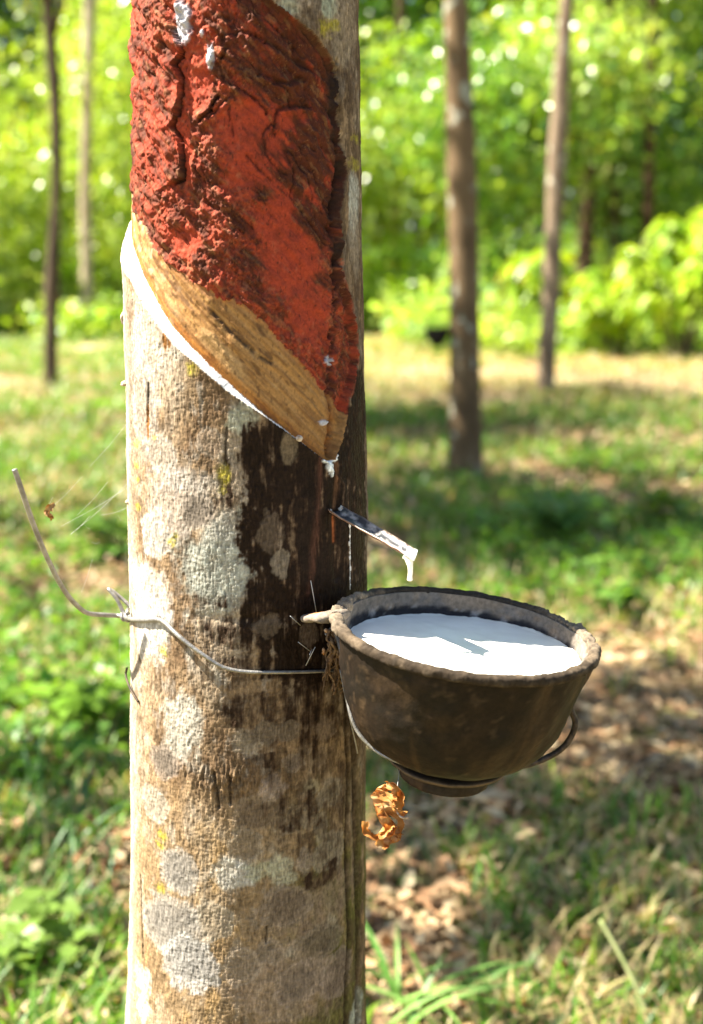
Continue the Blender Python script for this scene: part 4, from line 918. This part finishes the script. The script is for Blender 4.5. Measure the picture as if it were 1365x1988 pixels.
# latex in the cup
LT = np.array((Matrix.Rotation(radians(4.6), 4, 'Y') @ Matrix.Rotation(radians(.4), 4, 'X')).to_3x3())
def latex():
    n = 160; rr = np.concatenate([np.linspace(0, .8, 30), np.linspace(.8, .905, 26)[1:]]) * RC; ang = np.linspace(0, 2 * pi, n, endpoint=False)
    R_, A_ = np.meshgrid(rr, ang, indexing='ij'); X, Y = R_ * np.cos(A_), R_ * np.sin(A_)
    z = .0004 * fbm(X * 50, Y * 50, seed=250, o=3) + .0012 * sst(.82, .9, R_ / RC) * (.3 + fbm(X * 220, Y * 220, seed=251, o=3)) + .0007 * np.clip(fbm(X * 90, Y * 90, seed=252, o=3) - .1, 0, 1) * sst(-.2, .7, Y / RC)
    V = np.stack([X, Y, z], -1).reshape(-1, 3); V = V @ LT.T + cc + T3 @ np.array([0, 0, -.165 * RC])
    j = np.arange(n); j2_ = (j + 1) % n; F = np.concatenate([np.stack([k * n + j, k * n + j2_, (k + 1) * n + j2_, (k + 1) * n + j], 1) for k in range(1, len(rr) - 1)])
    F = np.concatenate([F, np.stack([j * 0, j * 0, n + j2_, n + j], 1)]); F = [tuple(dict.fromkeys(q)) for q in F.tolist()]
    m, N, L, B, O = mat_base('liquid_latex'); B.inputs['Roughness'].default_value = .25; nq = noise_node(N, L, 30, (1, 1, 1), 4, .6); rq = ramp(N, L, nq.outputs['Fac'], [(.4, (.8, .77, .69)), (.6, (.86, .835, .76))]); L.new(rq.outputs[0], B.inputs['Base Color']); B.inputs['Specular IOR Level'].default_value = .3
    o = mesh_obj('latex', V, F, m); tag(o, 'white liquid latex filling the dark bowl, partly in shade', 'latex')
latex()

# wire hoop that carries the cup
M_WIRE = two_tone('weathered_wire', (.17, .16, .15), (.33, .32, .3), 150, rough=.42, metal=.55, spec=.5, lo=.35, hi=.65)
M_RUSTW = two_tone('rusty_wire', (.03, .021, .016), (.09, .062, .042), 200, rough=.6, metal=.3)
def hoop():
    y0 = YCUP
    L_ = [(648, 1222, y0 + .045), (662, 1262, y0 + .025), (672, 1320, y0 + .01), (679, 1378, y0), (697, 1424, y0 - .005), (733, 1459, y0 - .01), (775, 1479, y0 - .025)]
    B_2 = [(830, 1496, y0 - .038), (890, 1502, y0 - .04), (950, 1497, y0 - .03)]
    R_ = [(1010, 1488, y0 - .012), (1060, 1472, y0), (1098, 1446, y0 + .004), (1117, 1406, y0 + .006), (1106, 1370, y0 + .006), (1118, 1345, y0 + .004), (1140, 1310, y0 + .002), (1154, 1276, y0)]
    st = surf(630, 1232, .001)
    P = smooth_path([st] + [at_y(*p) for p in L_ + B_2 + R_], 150)
    o = empty('cup_holder', tuple(P[0])); tag(o, 'thin wire hoop passing beneath the brimming bowl and bent out at its right side', 'wire holder')
    mesh_obj('hoop', *tube(P[:88], .00155, 9), M_WIRE, o); mesh_obj('bent_end', *tube(P[87:], .0023, 9), M_RUSTW, o)
    Q = smooth_path([at_y(660, 1300, y0 + .04), at_y(676, 1380, y0 + .035), at_y(690, 1440, y0 + .04), at_y(694, 1462, y0 + .045)], 24)
    mesh_obj('spare_end', *tube(Q, .0006, 6), M_WIRE, o)
hoop()
# tie wire around the trunk with its free end
def tie():
    free = [(28, 911, .872), (40, 945, .874), (55, 990, .878), (76, 1046, .884), (96, 1092, .89), (122, 1142, .898), (146, 1172, .906), (170, 1190, .914), (205, 1194, .922), (236, 1196, .925)]
    around = [surf(px, py, .0018) for px, py in ((262, 1202), (285, 1203), (310, 1202))] + [surf(328, 1208, .0035), surf(350, 1226, .0055), surf(375, 1248, .0055), surf(405, 1272, .0045), surf(430, 1290, .0035), surf(455, 1299, .0025), surf(485, 1303, .002), surf(520, 1304, .0016), surf(560, 1304, .0014), surf(610, 1303, .0012), surf(660, 1300, .0012), surf(695, 1296, .0012)]
    P = smooth_path([at_y(*p) for p in free] + around, 220)
    r = np.interp(np.linspace(0, 1, 220), [0, .3, .6, 1], [.0021, .0019, .0017, .0011])
    o = empty('tie_wire', tuple(P[140])); tag(o, 'grey wire tied around the painted trunk, its long free end bent up at left', 'wire')
    mesh_obj('wire', *tube(P, r, 12), M_WIRE, o)
    e = [(246, 1199, .915), (238, 1186, .918), (228, 1165, .92), (214, 1147, .922), (212, 1144, .924), (222, 1150, .924), (240, 1165, .923), (256, 1180, .92)]
    mesh_obj('twisted_loop', *tube(smooth_path([at_y(*p) for p in e], 60), .0016, 10), M_WIRE, o)
    wr = []
    ax0, ax1 = at_y(236, 1196, .922), at_y(256, 1200, .905)
    t = np.linspace(0, 1, 50); c_ = ax0 + (ax1 - ax0) * t[:, None]
    hel = c_ + .0028 * np.stack([np.cos(t * 16) * .3, np.cos(t * 16), np.sin(t * 16)], 1); mesh_obj('knot', *tube(hel, .0014, 9), M_WIRE, o)
    # the back half that passes behind the trunk
    b = []
    z0, z1 = surf(695, 1296)[2], surf(262, 1202)[2]
    for k, th in enumerate(np.linspace(1.3, 2 * pi - 1.3, 40)):
        z = z0 + (z1 - z0) * k / 39; b.append((float(Cz(z)) + (float(Rz(z)) + .002) * sin(th), YC - (float(Rz(z)) + .002) * cos(th), z))
    mesh_obj('wire', *tube(np.array(b), .0014, 8), M_WIRE, o)
    o2 = empty('wire_scrap', tuple(surf(256, 1320))); tag(o2, 'short bent wire piece stuck on the bark below the twisted wire', 'wire')
    mesh_obj('wire', *tube(smooth_path([surf(250, 1296, .003), surf(253, 1312, .004), surf(262, 1340, .003), surf(271, 1362, .001)], 24), .0009, 7), M_RUSTW, o2)
tie()

# spout
def spout():
    a = surf(652, 990, -.004); b = at_y(806, 1083, .808)
    d = b - a; Ls = np.linalg.norm(d); d /= Ls
    s = np.cross(d, np.array([0, 0, 1.0])); s /= np.linalg.norm(s); u = np.cross(s, d)
    n, m = 60, 13; top = []; bot = []; C_ = []
    for i in range(n):
        t = i / (n - 1); w = .0075 * (1 + .12 * sin(5 * t)) * (1 + .05 * float(vn(t * 11, 0, seed=260)));
        for j in range(m):
            q = j / (m - 1) * 2 - 1; tipcut = .006 * (q * .7) * sst(.9, 1, np.array(t))
            p = a + d * (Ls * t + tipcut) + s * w * q + u * (.0035 * q * q - .0012 + .0004 * float(vn(t * 14, q * 2, seed=261)))
            top.append(p + u * .0005); bot.append(p - u * .0006)
    V = np.array(top + bot); tt = np.tile(np.repeat(np.linspace(0, 1, n), m), 2); qq = np.tile(np.tile(np.linspace(-1, 1, m), n), 2); isb = np.arange(len(V)) >= n * m
    ns = fbm(tt * 9, qq * 1.8, seed=262, o=4); n2 = fbm(tt * 30, qq * 5, seed=263, o=3)
    c = np.tile(np.array([.34, .29, .25]), (len(V), 1)); k = sst(-.28, -.05, ns + .3 * (.5 - tt))[:, None]; c = c * (1 - k) + np.array([.028, .03, .034]) * k
    k = (sst(.1, .4, n2) * sst(.3, .6, tt) * .6)[:, None]; c = c * (1 - k) + np.array([.6, .57, .53]) * k
    k = ((np.abs(qq) > .85) * .5 * (1 - isb))[:, None]; c = c * (1 - k) + np.array([.36, .24, .17]) * k
    k = (isb * .8)[:, None]; c = c * (1 - k) + np.array([.3, .16, .1]) * k
    k = sst(.9, .96, tt + .02 * ns)[:, None]; c = c * (1 - k) + np.array([.8, .8, .78]) * k
    F = []
    o = n * m; idx = lambda i, j: i * m + j
    for i in range(n - 1):
        for j in range(m - 1):
            F.append((idx(i, j), idx(i, j + 1), idx(i + 1, j + 1), idx(i + 1, j))); F.append((o + idx(i, j), o + idx(i + 1, j), o + idx(i + 1, j + 1), o + idx(i, j + 1)))
        F.append((idx(i, 0), idx(i + 1, 0), o + idx(i + 1, 0), o + idx(i, 0))); F.append((idx(i, m - 1), o + idx(i, m - 1), o + idx(i + 1, m - 1), idx(i + 1, m - 1)))
    for j in range(m - 1):
        F.append((idx(n - 1, j), idx(n - 1, j + 1), o + idx(n - 1, j + 1), o + idx(n - 1, j))); F.append((idx(0, j), o + idx(0, j), o + idx(0, j + 1), idx(0, j + 1)))
    t = empty('spout', tuple(a)); tag(t, 'small stained metal spout stuck in the trunk above the bowl, latex dripping from its tip', 'spout')
    mesh_obj('gutter', V, F, attr_mat('stained_tin', .4, .5, [(500, (1, 1, 1), .3, .0006)], [(400, (1, 1, 1), .75, 1.15)]), t, col=c)
    m0 = b - d * .004 - u * .001
    P = np.array([m0 + np.array([-.004, .001, .0015]), m0 + np.array([-.002, 0, 0]), at_y(796, 1096, .808), at_y(797, 1108, .808), at_y(796, 1120, .808), at_y(796, 1128, .808)])
    P = smooth_path(P, 40); r = np.interp(np.linspace(0, 1, 40), [0, .2, .45, .8, .92, 1], [.0036, .0034, .0019, .0016, .0021, .0008])
    mesh_obj('latex_drip', *tube(P, r, 12), two_tone('dripping_latex', (.75, .7, .58), (.84, .82, .74), 200, rough=.25, spec=.5), t)
    for q in (lump(a + d * Ls * .5 - u * .0016 - s * .0072, .0018, 41), lump(a + d * Ls * .53 - u * .0022 - s * .0066, .0014, 42), lump(a + d * Ls * .04 - s * .006, .003, 43), lump(a + d * Ls * .02 + s * .005, .0026, 44)): mesh_obj('grit', *q, M_SCAB, t)
spout()

# dried leaf on its thread, fibres, threads
def ribbon(path, w, curl, seed, wr=.002):
    P = smooth_path(path, 46); n, m = 46, 11; T = np.gradient(P, axis=0); T /= np.linalg.norm(T, axis=1)[:, None]
    V = []; vw = np.array([0, -1.0, .25]); 
    for i in range(n):
        t = i / (n - 1); s = np.cross(T[i], vw); s /= np.linalg.norm(s) + 1e-9; u = np.cross(s, T[i])
        a0 = .9 * float(vn(t * 4, 0, seed=seed)) ; s2 = s * cos(a0) + u * sin(a0); u2 = np.cross(s2, T[i])
        ww = w * (.35 + .65 * math.sin(pi * min(1, t * .9 + .1)) ** .7) * (1 + .45 * float(vn(t * 9, 1, seed=seed + 1)))
        for j in range(m):
            q = j / (m - 1) * 2 - 1; an = q * curl
            off = wr * (fbm(np.array(t * 9), np.array(q * 2.5), seed=seed + 2, o=3))
            wq = ww * (1 + .4 * abs(q) * float(vn(t * 26, 3 * (q > 0) + .2, seed=seed + 5))); V.append(P[i] + s2 * wq * sin(an) / max(curl * .6, .5) + u2 * (ww * (1 - cos(an)) * .9 + float(off)) + T[i] * .0012 * float(vn(t * 20, q * 3, seed=seed + 3)))
    F = np.array([(i * m + j, i * m + j + 1, (i + 1) * m + j + 1, (i + 1) * m + j) for i in range(n - 1) for j in range(m - 1)])
    V = np.array(V); nn = fbm(V[:, 0] * 200, V[:, 1] * 200, V[:, 2] * 200, seed=seed + 4, o=3)
    c = np.array([.42, .2, .06]) * (1 - .0 * nn[:, None]); k = sst(-.1, .4, nn)[:, None]; c = c * (1 - k) + np.array([.5, .33, .16]) * k; k = sst(.1, .5, -nn)[:, None]; c = c * (1 - k) + np.array([.2, .065, .018]) * k
    return V, F, c
def dry_leaf():
    y = .79; A = lambda *p: [at_y(a, b, y + (c if c else 0)) for a, b, c in p]
    L = [ribbon(A((752, 1523, 0), (738, 1535, .004), (737, 1560, .0), (746, 1588, -.004), (754, 1603, 0), (744, 1620, .003), (725, 1622, .002), (711, 1610, .004), (714, 1596, 0)), .0042, 1.4, 300),
         ribbon(A((748, 1522, 0), (768, 1530, -.004), (777, 1548, 0), (768, 1575, .004), (774, 1598, 0), (766, 1620, -.002), (748, 1628, 0), (739, 1645, 0)), .0048, 1.5, 310),
         ribbon(A((757, 1540, -.005), (752, 1560, -.006), (758, 1580, -.002)), .0055, 1.2, 320), ribbon(A((770, 1603, -.002), (758, 1616, -.004), (744, 1630, -.002)), .0045, 1.6, 330)]
    V, F, C_ = cat_leaves(L); t = empty('dried_leaf', tuple(at_y(755, 1580, y))); tag(t, 'curled orange brown dead leaf dangling on a thread below the bowl', 'dried leaf')
    mesh_obj('blade', V, F, leaf_mat('crisp_dead_leaf', rough=.85, spec=.08, trans=.4, tint=(1.1, .75, .4)), t, col=C_)
    foot = cup_world(np.array([[-.34 * RC, -.02 * RC, -1.15 * RC]]))[0]
    mesh_obj('thread', *tube(np.array([at_y(771, 1532, y), (at_y(771, 1532, y) + foot) / 2, foot]), .00018, 5), M_SILK, t)
    mesh_obj('stem', *tube(smooth_path(A((768, 1572, 0), (776, 1584, -.002), (785, 1588, -.003), (793, 1586, -.003)), 14), np.linspace(.0006, .0011, 14), 6), M_SCAB, t)
M_SILK = two_tone('spider_silk', (.4, .4, .4), (.55, .55, .53), 50, rough=.4, spec=.4)
dry_leaf()
def web():
    t = empty('spider_web', tuple(at_y(180, 1000, .905))); tag(t, 'fine pale spider threads strung between the wire end and the trunk', 'spider web')
    prt = []
    for a, b in (((138, 1037), (246, 940)), ((118, 1022), (248, 946)), ((160, 925), (92, 992)), ((88, 985), (103, 965)), ((137, 1037), (174, 1002)), ((210, 935), (150, 1000)), ((178, 1052), (193, 1053)), ((164, 1018), (175, 1026)), ((248, 985), (196, 1000)), ((180, 1085), (158, 1150)), ((232, 1240), (233, 1285)), ((230, 1000), (236, 1010)), ((248, 820), (175, 905))):
        p, q = at_y(*a, .905), at_y(*b, .905 if b[0] < 240 else .925); mid = (p + q) / 2 - np.array([0, 0, .0012]); mesh_obj('thread', *tube(smooth_path([p, mid, q], 9), .00006, 4, False), M_SILK, t)
    o = ribbon([at_y(106, 980, .9), at_y(97, 985, .898), at_y(95, 998, .9), at_y(102, 1007, .902)], .0022, 1.4, 350)
    w = mesh_obj('leaf_scrap', *o[:2], M_LITTER, col=o[2] * .7); tag(w, 'tiny curled brown scrap caught in the spider threads at left', 'leaf scrap')
web()
def fibres():
    t = empty('fibre_tuft', tuple(surf(645, 1290, .004))); tag(t, 'tuft of dark root like fibres clinging to the trunk beneath the lug', 'fibres')
    prt = []; r2 = np.random.default_rng(4)
    for k in range(34):
        px, py = r2.uniform(628, 662), r2.uniform(1215, 1250); pts = []
        for j in range(6):
            pts.append(surf(px, py, .0015 + .006 * r2.random() + .003 * sin(j))); px += r2.uniform(-9, 10); py += r2.uniform(8, 26); px = min(max(px, 620), 676)
        prt.append(tube(smooth_path(pts, 24), np.linspace(.0011, .0006, 24) * r2.uniform(.7, 1.5), 5))
    mesh_obj('fibres', *join(prt), two_tone('dark_fibre', (.09, .05, .028), (.26, .165, .09), 300, rough=.8), t)
    prt = []
    for a, b in (((592, 1122), (610, 1187)), ((556, 1190), (580, 1212)), ((600, 1250), (590, 1290)), ((570, 1240), (598, 1262)), ((590, 1265), (602, 1258))):
        prt.append(tube(np.array([surf(*a, .009), surf(*b, .003)]), .00028, 5))
    mesh_obj('pale_bristle', *join(prt), M_SILK, t)
    prt = [lump(surf(627, 1222, .004), .0018, 61), lump(surf(637, 1232, .005), .0015, 62, (1, 1, 2)), lump(surf(622, 1262, .004), .0013, 63, (1, 1, 2)), lump(surf(634, 1228, .003), .0014, 64)]
    mesh_obj('crumb', *join(prt), two_tone('orange_crumb', (.4, .16, .04), (.6, .4, .25), 400, rough=.8), t)
fibres()

# the far cup on the brown trunk: a copy of the cup with its parts
def far_cup():
    mk = two_tone('black_shaded_cup', (.012, .01, .008), (.03, .022, .016), 60, rough=.8, spec=.2)  # the cup is black; its shade is in this dark colour too
    y = float(t1.location.y); c = at_y(849, 636, y); k = (25 / FPX * y) / RC
    o = cup.copy(); COL.objects.link(o); tag(o, 'small dark cup hung on the left side of the brown trunk, far behind', 'cup', 'latex cups hung on rubber trees')
    o.location = Vector(c); o.scale = (k, k, k * 1.2); o.rotation_euler = (0, radians(-5), radians(180))
    for ch in list(cup.children):
        d = ch.copy(); COL.objects.link(d); d.parent = o; d.material_slots[0].link = 'OBJECT'; d.material_slots[0].material = mk
    # its wire sling to the trunk
    s = smooth_path([c + np.array([-.9 * RC * k, 0, -.02]), c + np.array([-.2 * RC * k, -.9 * RC * k, -.04]), c + np.array([RC * k * 1.05, -.03, -.01]), c + np.array([RC * k * 1.5, -.06, 0])], 30)
    h = empty('cup_holder', tuple(c)); tag(h, 'wire sling holding the small far cup against the brown trunk', 'wire holder'); mesh_obj('sling', *tube(s, .003, 6), M_RUSTW, h)
far_cup()
